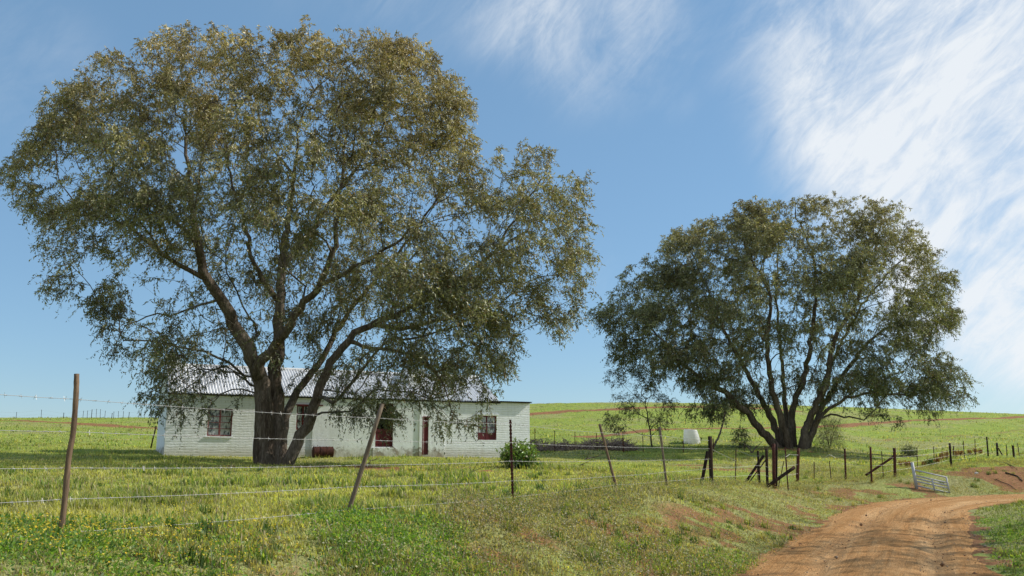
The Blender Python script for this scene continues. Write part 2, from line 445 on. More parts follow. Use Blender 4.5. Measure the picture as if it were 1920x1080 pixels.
def road_material():
    t = NT('dirt_road'); uv = t.uv(); p = t.pos()
    n1 = t.noise(t.mapping(uv, (2.4, .16, 1)), 1.0, 5, .6, .5)
    n2 = t.noise(t.mapping(uv, (7.5, .45, 1)), 1.0, 5, .65, .3)
    n3 = t.noise(p, 9., 5, .7); n4 = t.noise(p, 55., 4, .75); n5 = t.noise(p, .7, 4, .6, .5)
    f = t.math('ADD', t.math('MULTIPLY', n1, .4), t.math('ADD', t.math('MULTIPLY', n2, .32), t.math('MULTIPLY', n3, .28)))
    c = t.ramp(f, [(.32, (.34, .155, .05)), (.46, (.53, .28, .10)), (.56, (.68, .41, .18)), (.70, (.80, .57, .31))])
    sx = t.n('ShaderNodeSeparateXYZ'); t.l(uv, sx.inputs[0])
    wob = t.math('MULTIPLY', t.math('SUBTRACT', n5, .5), .5)
    au = t.math('ABSOLUTE', t.math('ADD', sx.outputs['X'], wob))
    trk = t.math('ABSOLUTE', t.math('SUBTRACT', au, .74))
    tm = t.ramp(trk, [(.10, 1.), (.34, 0.)])
    c = t.mix(t.math('MULTIPLY', tm, .55), t.mix(.45, c, (.36, .17, .062)), t.mix(.35, c, (.66, .44, .25)))
    c = t.mix(t.ramp(n5, [(.5, 0.), (.72, .45)]), c, (.42, .20, .075))
    c = t.mix(1.0, c, t.ramp(n4, [(.28, .55), (.5, 1.0), (.72, 1.3)]), 'MULTIPLY')
    c = t.mix(t.ramp(n4, [(.66, 0.), (.74, .5)]), c, (.55, .45, .35))
    n6 = t.noise(p, 140., 3, .8); c = t.mix(1.0, c, t.ramp(n6, [(.34, .62), (.5, 1.), (.66, 1.3)]), 'MULTIPLY')
    h = t.math('ADD', t.math('MULTIPLY', n2, 1.0), t.math('ADD', t.math('MULTIPLY', n3, .9), t.math('MULTIPLY', n4, .45)))
    return t.done(t.bsdf(c, .95, 0, t.bump(h, 1.0, .07), .1))
M['road'] = road_material()

# ------------------------------------------------------------------ ground sheet
def axis(lo, hi, a, b, fine, grow, mx):
    core = list(np.arange(a, b, fine)); up = []; s = fine; p = core[-1]
    while p < hi: s = min(s * grow, mx(p)); p += s; up.append(p)
    dn = []; s = fine; p = core[0]
    while p > lo: s = min(s * grow, mx(p)); p -= s; dn.append(p)
    return np.array(dn[::-1] + core + up)
gx = axis(-2200, 2200, -13, 20, .15, 1.05, lambda p: 1.2 if abs(p) < 90 else 400)
gy = axis(-300, 2800, 4.5, 47, .13, 1.035, lambda p: 1.0 if -10 < p < 150 else 300)
GX, GY = np.meshgrid(gx, gy)
gz, gd, grz, gsd = terrain(GX, GY, True)
soilspots = []   # (x, y, rx, ry, strength)
def spot(px, py, rx, ry, st): p = hit(px, py); soilspots.append((p[0], p[1], rx, ry, st))
spot(545, 876, 2.6, 1.7, 1.0); spot(680, 879, 3.6, 1.3, 1.0); spot(800, 881, 2.8, .9, .9); spot(610, 878, 2.4, 1.5, 1.0); spot(900, 884, 1.6, .5, .6)
spot(1880, 890, 3.0, 2.4, 1.0); spot(1836, 886, 1.9, 1.1, .8); spot(1918, 903, 3.0, 1.8, 1.0); spot(1905, 880, 2.5, 1.3, 1.0)
spot(1385, 882, 2.0, 1.2, .7); spot(1335, 880, 1.6, 1.2, .6); spot(1300, 873, 3.0, .6, .6); spot(1550, 903, 1.6, .6, .7); spot(1450, 917, .7, .35, .6)
spot(1480, 843, 3.0, 1.6, .6); spot(720, 925, .7, .18, .5); spot(1290, 908, .5, .2, .6); spot(1050, 893, 1.3, .3, .4); spot(1150, 915, .8, .2, .4)
spot(960, 990, 1.1, .6, .50); spot(1180, 1010, 1.5, .7, .6); spot(1290, 1000, 1.0, .8, .55); spot(1090, 1025, .8, .3, .45); spot(840, 975, .6, .25, .4); spot(1300, 1050, .5, .25, .6)
spot(1725, 915, .5, .3, .5)
CONT = []
def contour(pts, w, st):
    P = [hit(a, b, 45) for a, b in pts]
    CONT.append((catmull([(p[0], p[1]) for p in P], 4), w, st))
contour([(900, 783), (985, 777), (1060, 771), (1150, 767), (1280, 763), (1400, 764), (1480, 770)], 2.2, .75)
contour([(1090, 819), (1160, 814), (1240, 806), (1340, 803), (1450, 801), (1580, 799), (1680, 791), (1840, 784), (1930, 781), (2100, 778)], 1.1, .8)
contour([(1640, 826), (1733, 820), (1804, 816), (1920, 806), (2050, 800)], .8, .5)
contour([(-150, 786), (0, 788), (60, 789), (140, 793), (290, 801), (420, 806)], 2.2, .7)
contour([(-100, 812), (100, 815), (290, 818)], .7, .35)
def soilmask(x, y, d, sd):
    sh = x.shape; x = x.ravel(); y = y.ravel(); d = d.ravel(); sd = sd.ravel()
    w = 1.0 + (fbm(x, y, 1.6, 3, 5) - .5) * 1.3
    m = np.zeros_like(x); brk = .55 + .75 * sstep(.36, .62, fbm(x, y, 4.2, 3, 15))
    for (cx, cy, rx, ry, st) in soilspots:
        q = np.hypot((x - cx) / rx, (y - cy) / ry)
        m = np.maximum(m, st * (brk if st < .95 else brk * .4 + .75) * (1 - sstep(.45, 1.15, q * w)))
    sel = (np.abs(x) < 200) & (y > 45) & (y < 190)
    for P, wd, st in CONT:
        if sel.any():
            dd, _, _ = polydist(x[sel], y[sel], P)
            m[sel] = np.maximum(m[sel], st * (1 - sstep(.5, 1.2, dd / wd * (w[sel] * .7 + .3))))
    edge = 1 - sstep(RHW - .1, RHW + .3, d + (fbm(x, y, 1.6, 3, 23) - .5) * 1.1)
    m = np.maximum(m, edge)
    # bare earth in patches on the road cutting
    cut = (1 - sstep(3.2, 4.9, d)) * (sstep(.48, .62, fbm(x, y, 1.1, 4, 61))) * .62
    m = np.maximum(m, cut * (sd > 0))
    return m.reshape(sh)
def drymask(x, y, d, sd):
    verge = (1 - sstep(4.0, 5.4, d)) * .55
    p = sstep(.5, .7, fbm(x, y, .22, 4, 33)) * .55
    near_house = 0
    return np.clip(np.maximum(verge * fbm(x, y, .8, 3, 3) * 1.8, p), 0, 1)
sm = soilmask(GX, GY, gd, gsd); dm = drymask(GX, GY, gd, gsd)
ny, nx = GX.shape
idx = np.arange(ny * nx).reshape(ny, nx)
quads = np.stack([idx[:-1, :-1], idx[:-1, 1:], idx[1:, 1:], idx[1:, :-1]], -1).reshape(-1, 4)
gcol = np.stack([sm, dm, np.zeros_like(sm), np.ones_like(sm)], -1).reshape(-1, 4)
g = npmesh('ground', np.stack([GX, GY, gz], -1).reshape(-1, 3), quads=quads, mat=M['ground'], col=gcol, smooth=True)
tag(g, kind='structure')

# ------------------------------------------------------------------ dirt road
rp = ROAD[(ROAD[:, 1] > -40) & (ROAD[:, 0] < 70)]
# resample finely
seg = np.hypot(*np.diff(rp[:, :2], axis=0).T); cl = np.concatenate([[0], np.cumsum(seg)])
ss = np.arange(0, cl[-1], .18)
rx = np.interp(ss, cl, rp[:, 0]); ry = np.interp(ss, cl, rp[:, 1]); rzz = np.interp(ss, cl, rp[:, 2])
tx = np.gradient(rx); ty = np.gradient(ry); tl = np.hypot(tx, ty); tx /= tl; ty /= tl
nn = 37; uu = np.linspace(-1, 1, nn)
hwL = RHW + .08 + .3 * sstep(4, 16, rx * .465 + ry * .885) + (fbm(ss, ss * 0 + 3, .55, 4) - .5) * .8; hwR = RHW + .08 + (fbm(ss, ss * 0 + 9, .55, 4) - .5) * .8
off = np.where(uu[None, :] < 0, uu[None, :] * hwR[:, None], uu[None, :] * hwL[:, None])
PX = rx[:, None] - ty[:, None] * off; PY = ry[:, None] + tx[:, None] * off
rut = -.055 * np.exp(-((np.abs(off) - .76) / .2) ** 2) + .025 * np.exp(-(off / .4) ** 2)
edge = np.abs(uu)[None, :] ** 6 * -.06
PZ = terrain(PX, PY) * 0 + rzz[:, None] + .035 + rut + edge + (fbm(PX, PY, 1.6, 4, 8) - .5) * .05 + (fbm(PX, PY, 7, 2, 18) - .5) * .018
PZ[:, 0] -= .02; PZ[:, -1] -= .02
nr = len(ss); idx = np.arange(nr * nn).reshape(nr, nn)
quads = np.stack([idx[:-1, :-1], idx[:-1, 1:], idx[1:, 1:], idx[1:, :-1]], -1).reshape(-1, 4)[:, ::-1]
road = npmesh('road', np.stack([PX, PY, PZ], -1).reshape(-1, 3), quads=quads, mat=M['road'], smooth=True)
uvl = road.data.uv_layers.new(name='UVMap')
UVv = np.stack([off, np.repeat(ss[:, None], nn, 1)], -1).reshape(-1, 2)
uvl.data.foreach_set('uv', UVv[quads.ravel()].astype(np.float32).ravel())
tag(road, kind='structure')
if road.data.polygons[0].normal.z < 0: road.data.flip_normals()

def road_z(x, y):
    return terrain(x, y)

# ------------------------------------------------------------------ house frame
TH = R(25)
uh = np.array([math.cos(TH), math.sin(TH), 0]); wh = np.array([-math.sin(TH), math.cos(TH), 0])
A0 = at(307, 851, 37.0); HZ = float(A0[2]) - .02
A0 = np.array([A0[0], A0[1], HZ])
def fac(px, py, b=0.0):
    r = ray(px, py); o = A0 + wh * b
    t = o.dot(wh) / r.dot(wh); p = r * t - A0
    return p.dot(uh), p[2]
def H(a, b, z): return A0 + uh * a + wh * b + np.array([0, 0, z])
DEPTH = 5.4

# ------------------------------------------------------------------ scattered grass
def house_in(x, y, pad=.12):
    qx = x - A0[0]; qy = y - A0[1]
    a = qx * uh[0] + qy * uh[1]; b = qx * wh[0] + qy * wh[1]
    return (a > -pad) & (a < 17.9) & (b > -pad) & (b < DEPTH + pad)
def scatter(n, d0, d1, pw=1.0, px0=-260, px1=2180):
    q = rng.uniform(px0, px1, n)
    t = rng.random(n)
    Y = (d0 ** pw + t * (d1 ** pw - d0 ** pw)) ** (1 / pw)
    x = (q - 960) / FPX * Y / 1.0185 * 1.0
    return x, Y
def blades(n, d0, d1, pw, hmul=1.0, wmul=1.0, seg2=True):
    x, y = scatter(n, d0, d1, pw)
    # gather blades into loose tufts
    tuft = rng.random(n) < .55
    cell = .16
    jx = np.floor(x / cell); jy = np.floor(y / cell)
    hx = _h(jx.astype(int), jy.astype(int), 5 + 0 * jx.astype(int)); hy = _h(jx.astype(int), jy.astype(int), 9 + 0 * jx.astype(int))
    x = np.where(tuft, (jx + .5 + (hx - .5) * 1.2) * cell + rng.normal(0, .022, n), x)
    y = np.where(tuft, (jy + .5 + (hy - .5) * 1.2) * cell + rng.normal(0, .022, n), y)
    z, d, rz_, sd = terrain(x, y, True)
    soil = soilmask(x, y, d, sd)
    keep = (rng.random(n) > soil * 1.15) & ~house_in(x, y) & (d > RHW + .05)
    x, y, z, d, sd = [a[keep] for a in (x, y, z, d, sd)]
    tuft = tuft[keep]; n = len(x)
    big = fbm(x, y, .33, 3, 71); fine = fbm(x, y, 1.7, 3, 13); lush = sstep(.55, .72, fbm(x, y, .8, 3, 101))
    verge = 1 - sstep(4.0, 5.6, d)
    right = (sd < 0) * (1 - sstep(5., 7., d))
    h = (.04 + .07 * fine + .11 * lush) * (1 - .42 * verge) * rng.uniform(.45, 1.25, n) * hmul * (.65 + .75 * big)
    h = np.where(tuft, h * 1.15, h)
    w = rng.uniform(.0035, .0075, n) * wmul
    az = rng.uniform(0, 2 * np.pi, n); lean = rng.uniform(.1, 1.0, n) ** 1.0 * .95
    # colours
    tone = rng.random(n)
    c = np.empty((n, 3))
    yel = np.array([.66, .60, .21]); grn = np.array([.33, .40, .10]); drk = np.array([.08, .16, .028]); straw = np.array([.62, .53, .28]); grey = np.array([.40, .35, .20])
    m = np.clip(.55 * big + .55 * rng.random(n) + .12, 0, 1)[:, None]
    c = grn * (1 - m) + yel * m
    k2 = (lush * .8 * (rng.random(n) < .8))[:, None]; c = c * (1 - k2) + drk * 1.5 * k2
    k3 = (tone < .17 + .12 * verge)[:, None]; c = np.where(k3, straw * rng.uniform(.6, 1.1, n)[:, None], c)
    k4 = (verge * .8 * (fbm(x, y, .9, 3, 55) > .42))[:, None]; c = c * (1 - k4) + grey * k4
    k5 = (right * .6)[:, None]; c = c * (1 - k5) + np.array([.12, .20, .04]) * k5
    c *= (rng.uniform(.45, 1.3, n) * (.72 + .56 * fbm(x, y, 1.1, 3, 140)))[:, None]
    dx = np.cos(az); dy = np.sin(az); sx = -dy; sy = dx
    P = np.stack([x, y, z - .012], -1)
    side = np.stack([sx, sy, 0 * sx], -1) * w[:, None]
    dirv = np.stack([dx, dy, 0 * dx], -1)
    up = np.array([0, 0, 1.])
    tip = P + dirv * (h * lean)[:, None] + up * (h * np.sqrt(np.maximum(1 - lean ** 2 * .75, .1)))[:, None]
    if seg2:
        mid = P + dirv * (h * lean * .32)[:, None] + up * (h * .58)[:, None]
        v = np.stack([P - side, P + side, mid + side * .75, mid - side * .75, tip], 1).reshape(-1, 3)
        b = np.arange(n) * 5
        q = np.stack([b, b + 1, b + 2, b + 3], -1); t = np.stack([b + 3, b + 2, b + 4], -1)
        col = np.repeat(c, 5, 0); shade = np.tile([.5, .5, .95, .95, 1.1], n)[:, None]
    else:
        v = np.stack([P - side, P + side, tip], 1).reshape(-1, 3)
        b = np.arange(n) * 3; q = None; t = np.stack([b, b + 1, b + 2], -1)
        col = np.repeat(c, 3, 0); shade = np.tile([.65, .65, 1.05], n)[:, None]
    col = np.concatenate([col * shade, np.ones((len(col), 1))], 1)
    return v, q, t, col
def join(parts):
    vs, qs, ts, cs = [], [], [], []; o = 0
    for v, q, t, c in parts:
        vs.append(v); cs.append(c)
        if q is not None: qs.append(q + o)
        if t is not None: ts.append(t + o)
        o += len(v)
    return np.concatenate(vs), (np.concatenate(qs) if qs else None), (np.concatenate(ts) if ts else None), np.concatenate(cs)
parts = [blades(70000, 4.6, 8.5, 1.6, 1.0, 1.0), blades(150000, 7.5, 15, 1.35, 1.0, 1.05), blades(130000, 14, 30, 1.25, 1.0, 1.6),
         blades(110000, 27, 50, 1.2, .95, 2.6, False), blades(90000, 45, 132, 1.15, 1.1, 7, False)]
v, q, t, c = join(parts)
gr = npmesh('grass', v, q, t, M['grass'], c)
tag(gr, 'short yellow green pasture grass covering the field and verge', 'grass', kind='stuff')

def patchy(boxes, thr=.5, off=0, sc=1.0):
    """boxes: (px0,px1,d0,d1,weight) in ground terms"""
    def f(n):
        xs, ys = [], []
        tot = sum(b[4] for b in boxes)
        for (a, b_, d0, d1, w) in boxes:
            k_ = int(n * w / tot * 2.2)
            x, y = scatter(k_, d0, d1, 1.4, a, b_)
            m = rng.random(k_) < sstep(thr - .12, thr + .12, fbm(x, y, sc, 3, off))
            xs.append(x[m]); ys.append(y[m])
        return np.concatenate(xs), np.concatenate(ys)
    return f
# taller tussocks breaking up the verge and field
cx, cy = patchy([(-250, 800, 5.6, 9, 1.2), (750, 1560, 8.4, 20, 3.2), (-200, 1200, 10, 26, 1.6), (1480, 2050, 25, 42, 1.4), (1830, 2150, 9, 20, .6)], .46, 211, .8)(430)
bx = np.repeat(cx, 44) + rng.normal(0, .045, len(cx) * 44); by = np.repeat(cy, 44) + rng.normal(0, .045, len(cx) * 44)
bz, bd, _z, bs = terrain(bx, by, True); hs = np.repeat(rng.uniform(.5, 1.25, len(cx)), 44); tn = np.repeat(rng.random(len(cx)), 44)
k_ = (bd > RHW + .15) & ~house_in(bx, by); bx, by, bz, hs, tn = bx[k_], by[k_], bz[k_], hs[k_], tn[k_]; n = len(bx)
h = rng.uniform(.08, .19, n) * hs; w_ = rng.uniform(.004, .008, n); az = rng.uniform(0, 6.283, n); le = rng.uniform(.1, .95, n)
dv = np.stack([np.cos(az), np.sin(az), 0 * az], -1); sdv = np.stack([-np.sin(az), np.cos(az), 0 * az], -1) * w_[:, None]
P = np.stack([bx, by, bz - .015], -1); upv = np.array([0, 0, 1.])
mid = P + dv * (h * le * .35)[:, None] + upv * (h * .62)[:, None]; tip = P + dv * (h * le)[:, None] + upv * (h * np.sqrt(1 - .7 * le ** 2))[:, None]
vv = np.stack([P - sdv, P + sdv, mid + sdv * .7, mid - sdv * .7, tip], 1).reshape(-1, 3); b = np.arange(n) * 5
pal = np.array([[.16, .25, .05], [.30, .36, .09], [.50, .44, .22], [.10, .18, .035]])[np.clip((tn * 4).astype(int), 0, 3)] * rng.uniform(.55, 1.25, n)[:, None]
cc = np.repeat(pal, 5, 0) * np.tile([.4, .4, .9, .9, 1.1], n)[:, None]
tag(npmesh('tussocks', vv, np.stack([b, b + 1, b + 2, b + 3], -1), np.stack([b + 3, b + 2, b + 4], -1), M['grass'], np.concatenate([cc, np.ones((len(cc), 1))], 1)), 'taller tufts of green and straw coloured grass', 'grass', kind='stuff')

# flowers : small discs on the verge
def discs(name, n, sampler, rmin, rmax, hmin, hmax, cols, label, cat):
    x, y = sampler(n)
    z, d, rz_, sd = terrain(x, y, True)
    keep = (d > RHW + .15) & ~house_in(x, y)
    x, y, z = x[keep], y[keep], z[keep]; n = len(x)
    r = rng.uniform(rmin, rmax, n); h = rng.uniform(hmin, hmax, n)
    nrm = np.stack([rng.normal(.25, .45, n), rng.normal(-.1, .45, n), np.ones(n)], -1); nrm /= np.linalg.norm(nrm, axis=1)[:, None]
    ref = np.array([0, 1., 0]); a = np.cross(nrm, ref); a /= np.linalg.norm(a, axis=1)[:, None]; b = np.cross(nrm, a)
    C = np.stack([x, y, z + h], -1)
    ring = []
    for k_ in range(6):
        an = k_ * math.pi / 3
        ring.append(C + (a * math.cos(an) + b * math.sin(an)) * r[:, None] + nrm * (r * rng.uniform(-.25, .25, n))[:, None])
    vv = np.stack(ring, 1).reshape(-1, 3); bi = np.arange(n) * 6
    qq = np.concatenate([np.stack([bi, bi + 1, bi + 2, bi + 3], -1), np.stack([bi, bi + 3, bi + 4, bi + 5], -1)])
    ci = rng.integers(0, len(cols), n)
    cc = np.array(cols)[ci] * rng.uniform(.75, 1.1, n)[:, None]
    # stalks
    st = np.stack([np.stack([x - .0015, y, z], -1), np.stack([x + .0015, y, z], -1), C], 1).reshape(-1, 3)
    sc = np.tile([.16, .2, .06], (len(st), 1))
    o2 = len(vv); ti = o2 + np.arange(n * 3).reshape(-1, 3)
    cc = np.repeat(cc, 6, 0)
    ca = np.concatenate([np.concatenate([cc, sc]), np.ones((len(vv) + len(st), 1))], 1)
    o = npmesh(name, np.concatenate([vv, st]), qq, ti, M['petal'], ca)
    return tag(o, label, cat, kind='stuff')
discs('yellow_flowers', 3200, patchy([(-200, 700, 6.0, 8.6, 3), (300, 900, 8.5, 11.0, 1.6), (1180, 1480, 9.0, 13.5, 1.5), (1800, 2100, 10, 19, .5), (1450, 1600, 18, 26, .5), (600, 1100, 6.5, 8.8, 1)], .5, 7, .9),
      .005, .0095, .06, .17, [(.70, .52, .04), (.74, .60, .08), (.62, .42, .03)], 'tiny yellow wild flowers dotted through the verge grass', 'flowers')
discs('cream_flowers', 4600, patchy([(820, 1480, 8.4, 14.5, 3), (1100, 1500, 14, 24, 1.2), (500, 900, 7, 9, .6), (1750, 2100, 10, 16, .35), (1500, 1800, 24, 36, .6)], .46, 27, .8),
      .006, .012, .05, .16, [(.60, .56, .30), (.52, .48, .28), (.50, .47, .34)], 'pale cream wild flowers growing on the road cutting', 'flowers')

# low leafy weeds
def weeds(name, n, sampler, size, cols, label, hgt=.16, lpp=14):
    x, y = sampler(n); z, d, rz_, sd = terrain(x, y, True)
    soil = soilmask(x, y, d, sd)
    k_ = (d > RHW + .1) & (rng.random(len(x)) > soil * .6); x, y, z = x[k_], y[k_], z[k_]; n = len(x)
    ps = rng.uniform(.5, 1.3, n)
    C = np.repeat(np.stack([x, y, z], -1), lpp, 0); S = np.repeat(ps, lpp); N = n * lpp
    az = rng.uniform(0, 2 * np.pi, N); el = rng.uniform(.15, 1.3, N)
    dv = np.stack([np.cos(az) * np.cos(el), np.sin(az) * np.cos(el), np.sin(el)], -1)
    base = C + dv * (rng.uniform(.0, hgt, N) * S)[:, None]
    L = (rng.uniform(.6, 1.2, N) * size * S)[:, None]
    dl = dv + rng.normal(0, .5, (N, 3)); dl /= np.linalg.norm(dl, axis=1)[:, None]
    sd_ = np.cross(dl, rng.normal(0, 1, (N, 3))); sd_ /= np.linalg.norm(sd_, axis=1)[:, None]
    w = L * .22
    v = np.stack([base, base + dl * L * .5 + sd_ * w, base + dl * L, base + dl * L * .5 - sd_ * w], 1).reshape(-1, 3)
    q = np.arange(N * 4).reshape(-1, 4)
    c = np.array(cols)[rng.integers(0, len(cols), N)] * rng.uniform(.6, 1.2, N)[:, None]
    c = np.concatenate([np.repeat(c, 4, 0), np.ones((N * 4, 1))], 1)
    o = npmesh(name, v, q, None, M['grass'], c)
    return tag(o, label, 'weeds', kind='stuff')
weeds('weeds', 5200, patchy([(-200, 1000, 5.4, 8.6, 2.4), (560, 960, 8.0, 10.5, 1.5), (1150, 1500, 8.5, 14, 1.2), (1820, 2150, 9, 22, 2.2)], .47, 47, .9), .035,
      [(.16, .29, .05), (.24, .38, .07), (.34, .42, .11), (.09, .19, .035)], 'dark green broad leaved weeds low in the verge', .13)
weeds('scrub', 9500, patchy([(840, 1500, 8.6, 16, 2.6), (1080, 1560, 15, 30, 2.0), (1480, 1960, 27, 44, 3.6)], .40, 87, .7), .034,
      [(.28, .27, .13), (.40, .33, .19), (.20, .21, .08), (.38, .26, .14), (.33, .29, .22), (.14, .16, .06)], 'grey green low scrub growing on the road cutting', .19, 13)

# dry seed stalks standing above the grass
x, y = patchy([(-250, 900, 5.5, 13, 2), (700, 1550, 8, 22, 2.4), (1450, 2000, 24, 42, .8), (-200, 1300, 13, 30, 1.2)], .42, 133, .5)(620)
z, d, rz_, sd = terrain(x, y, True); k_ = d > RHW + .3; x, y, z = x[k_], y[k_], z[k_]
mb = MB()
for a, b, c_ in zip(x, y, z):
    hh = rng.uniform(.14, .40); ln_ = rng.normal(0, .18, 2) * hh
    p0 = np.array([a, b, c_ - .02]); p1 = p0 + np.array([ln_[0] * .4, ln_[1] * .4, hh * .6]); p2 = p0 + np.array([ln_[0], ln_[1], hh])
    mb.tube([p0, p1, p2], [.0022, .0018, .0012], 3)
    mb.tube([p2 - (p2 - p1) * .15, p2 + (p2 - p1) * .12, p2 + (p2 - p1) * .3], [.0015, .0055, .001], 4)
tag(mb.build('dry_stalks', flat('dry_stalk', (.34, .27, .15), .9, 0, .3, 20, .001, .1)), 'thin dry seed stalks standing above the grass', 'dry grass', kind='stuff')

# loose stones on the road
x, y = scatter(5200, 7, 36, 1.3, 1300, 2100)
z, d, rz_, sd = terrain(x, y, True); k_ = d < RHW + .25; x, y, z = x[k_], y[k_], rz_[k_] - .02; n = len(x)
r = rng.uniform(.004, .018, n) * (1 + (rng.random(n) > .95) * 1.6)
octv = np.array([[1, 0, 0], [0, 1, 0], [-1, 0, 0], [0, -1, 0], [0, 0, .7], [0, 0, -.7]])
octf = np.array([[0, 1, 4], [1, 2, 4], [2, 3, 4], [3, 0, 4], [1, 0, 5], [2, 1, 5], [3, 2, 5], [0, 3, 5]])
vv = (np.stack([x, y, z + .04], -1)[:, None, :] + octv[None] * r[:, None, None] * rng.uniform(.6, 1.3, (n, 6, 1))).reshape(-1, 3)
tt = (octf[None] + (np.arange(n) * 6)[:, None, None]).reshape(-1, 3)
cc = np.repeat(np.array([[.40, .28, .18], [.24, .13, .07], [.50, .40, .30]])[rng.integers(0, 3, n)], 6, 0)
tag(npmesh('gravel', vv, None, tt, M['petal'], np.concatenate([cc, np.ones((len(cc), 1))], 1)), 'loose pebbles scattered over the orange dirt road', 'gravel', kind='stuff')

tick('grass')
# ------------------------------------------------------------------ trees
def inpoly(px, py, poly):
    poly = np.array(poly, float); ins = np.zeros(px.shape, bool); n = len(poly); j = n - 1
    for i in range(n):
        xi, yi = poly[i]; xj, yj = poly[j]
        c = ((yi > py) != (yj > py)) & (px < (xj - xi) * (py - yi) / (yj - yi + 1e-9) + xi)
        ins ^= c; j = i
    return ins
def polyedge(px, py, poly):
    P = [(a, b) for a, b in poly] + [poly[0]]
    d, _, _ = polydist(px, py, P); return d

class Tree:
    def __init__(s): s.p = []; s.par = []; s.r = []; s.path = []; s.fixed = []; s.dir = []
    def node(s, p, par, r, fixed):
        s.p.append(np.array(p)); s.par.append(par); s.r.append(r); s.fixed.append(fixed)
        if par >= 0:
            dv = s.p[-1] - s.p[par]; L = np.linalg.norm(dv); s.path.append(s.path[par] + L); s.dir.append(dv / (L + 1e-9))
        else: s.path.append(0.); s.dir.append(np.array([0, 0, 1.]))
        return len(s.p) - 1
    def limb(s, pts, r0, r1, attach=True, step=.35, jit=.05):
        P = catmull(pts, 12)
        L = np.concatenate([[0], np.cumsum(np.linalg.norm(np.diff(P, axis=0), axis=1))])
        n = max(3, int(L[-1] / step)); tt = np.linspace(0, L[-1], n)
        Q = np.stack([np.interp(tt, L, P[:, k]) for k in range(3)], -1)
        Q[1:-1] += rng.normal(0, jit, (n - 2, 3)) * np.minimum(1, np.arange(1, n - 1) / 4)[:, None]
        if attach and s.p:
            A = np.array(s.p); par = int(np.argmin(np.linalg.norm(A - Q[0], axis=1)))
        else: par = -1
        for i in range(n):
            u = i / (n - 1)
            if i == 0 and par >= 0 and np.linalg.norm(s.p[par] - Q[0]) < .01: continue
            par = s.node(Q[i], par, r0 + (r1 - r0) * u ** .62, True)
    def grow(s, C, bf=.35, step=.45, sag=0.0, rt=.008, dead=None):
        A = np.array(s.p)
        D = np.array([np.min(np.linalg.norm(A - c, axis=1)) for c in C])
        order = np.argsort(D)
        cap = len(s.p) + len(C) * 30
        buf = np.zeros((cap, 3)); buf[:len(s.p)] = A; pb = np.zeros(cap); pb[:len(s.p)] = s.path
        n = len(s.p); ends = []
        for ci in order:
            c = C[ci]
            dd = np.sqrt(((buf[:n] - c) ** 2).sum(1))
            i = int(np.argmin(dd + bf * pb[:n]))
            L = dd[i]
            if L < .05: ends.append(i); continue
            p0 = s.p[i]; ctrl = p0 + s.dir[i] * L * .35 + np.array([0, 0, .06 * L]) + rng.normal(0, .05 * L, 3)
            ctrl = ctrl * .6 + (p0 + c) * .5 * .4
            k = max(1, int(L / step)); par = i
            for j in range(1, k + 1):
                t = j / k
                q = (1 - t) ** 2 * p0 + 2 * t * (1 - t) * ctrl + t * t * c
                if j < k: q = q + rng.normal(0, .02 + .012 * L, 3) * .6
                par = s.node(q, par, rt, False); buf[n] = q; pb[n] = s.path[par]; n += 1
            ends.append(par)
    def radii(s, ex=2.35, rt=.007, scale=1.0):
        n = len(s.p); acc = np.zeros(n)
        for i in range(n - 1, -1, -1):
            own = max(acc[i], rt ** ex)
            if not s.fixed[i]: s.r[i] = own ** (1 / ex) * scale
            if s.par[i] >= 0: acc[s.par[i]] += own
        for i in range(n):
            if s.par[i] >= 0 and not s.fixed[i]: s.r[i] = min(s.r[i], s.r[s.par[i]] * .93)
    def mesh(s, lo, hi, mb, wobs=.0):
        n = len(s.p); ch = [[] for _ in range(n)]
        for i in range(n):
            if s.par[i] >= 0: ch[s.par[i]].append(i)
        starts = [(i, -1) for i in range(n) if s.par[i] < 0]
        while starts:
            i, par = starts.pop()
            chain = [par] if par >= 0 else []
            rr = [min(s.r[i] * 1.25, s.r[par])] if par >= 0 else []
            while True:
                chain.append(i); rr.append(s.r[i])
                if not ch[i]: break
                fx = [c for c in ch[i] if s.fixed[c] and s.fixed[i] and c == i + 1]
                best = fx[0] if fx else max(ch[i], key=lambda c: s.r[c])
                for c in ch[i]:
                    if c != best: starts.append((c, i))
                i = best
            rmax = max(rr)
            if not (lo <= rmax < hi) or len(chain) < 2: continue
            P = np.array([s.p[c] for c in chain])
            ns = 14 if rmax > .25 else 9 if rmax > .1 else 6 if rmax > .035 else 4 if rmax > .015 else 3
            wob = None
            if rmax > .12 and wobs:
                ph = rng.uniform(0, 6.28)
                zz = P[:, 2].copy(); base = zz.min()
                def wob(k, a, ph=ph, zz=zz):
                    return 1 + wobs * (.5 * math.sin(2 * a + ph + .25 * zz[k]) + .45 * math.sin(5 * a - ph + .6 * math.sin(zz[k])) + .35 * math.sin(9 * a + 2 * ph + zz[k]))
            mb.tube(P, rr, ns, True, 0, wob)
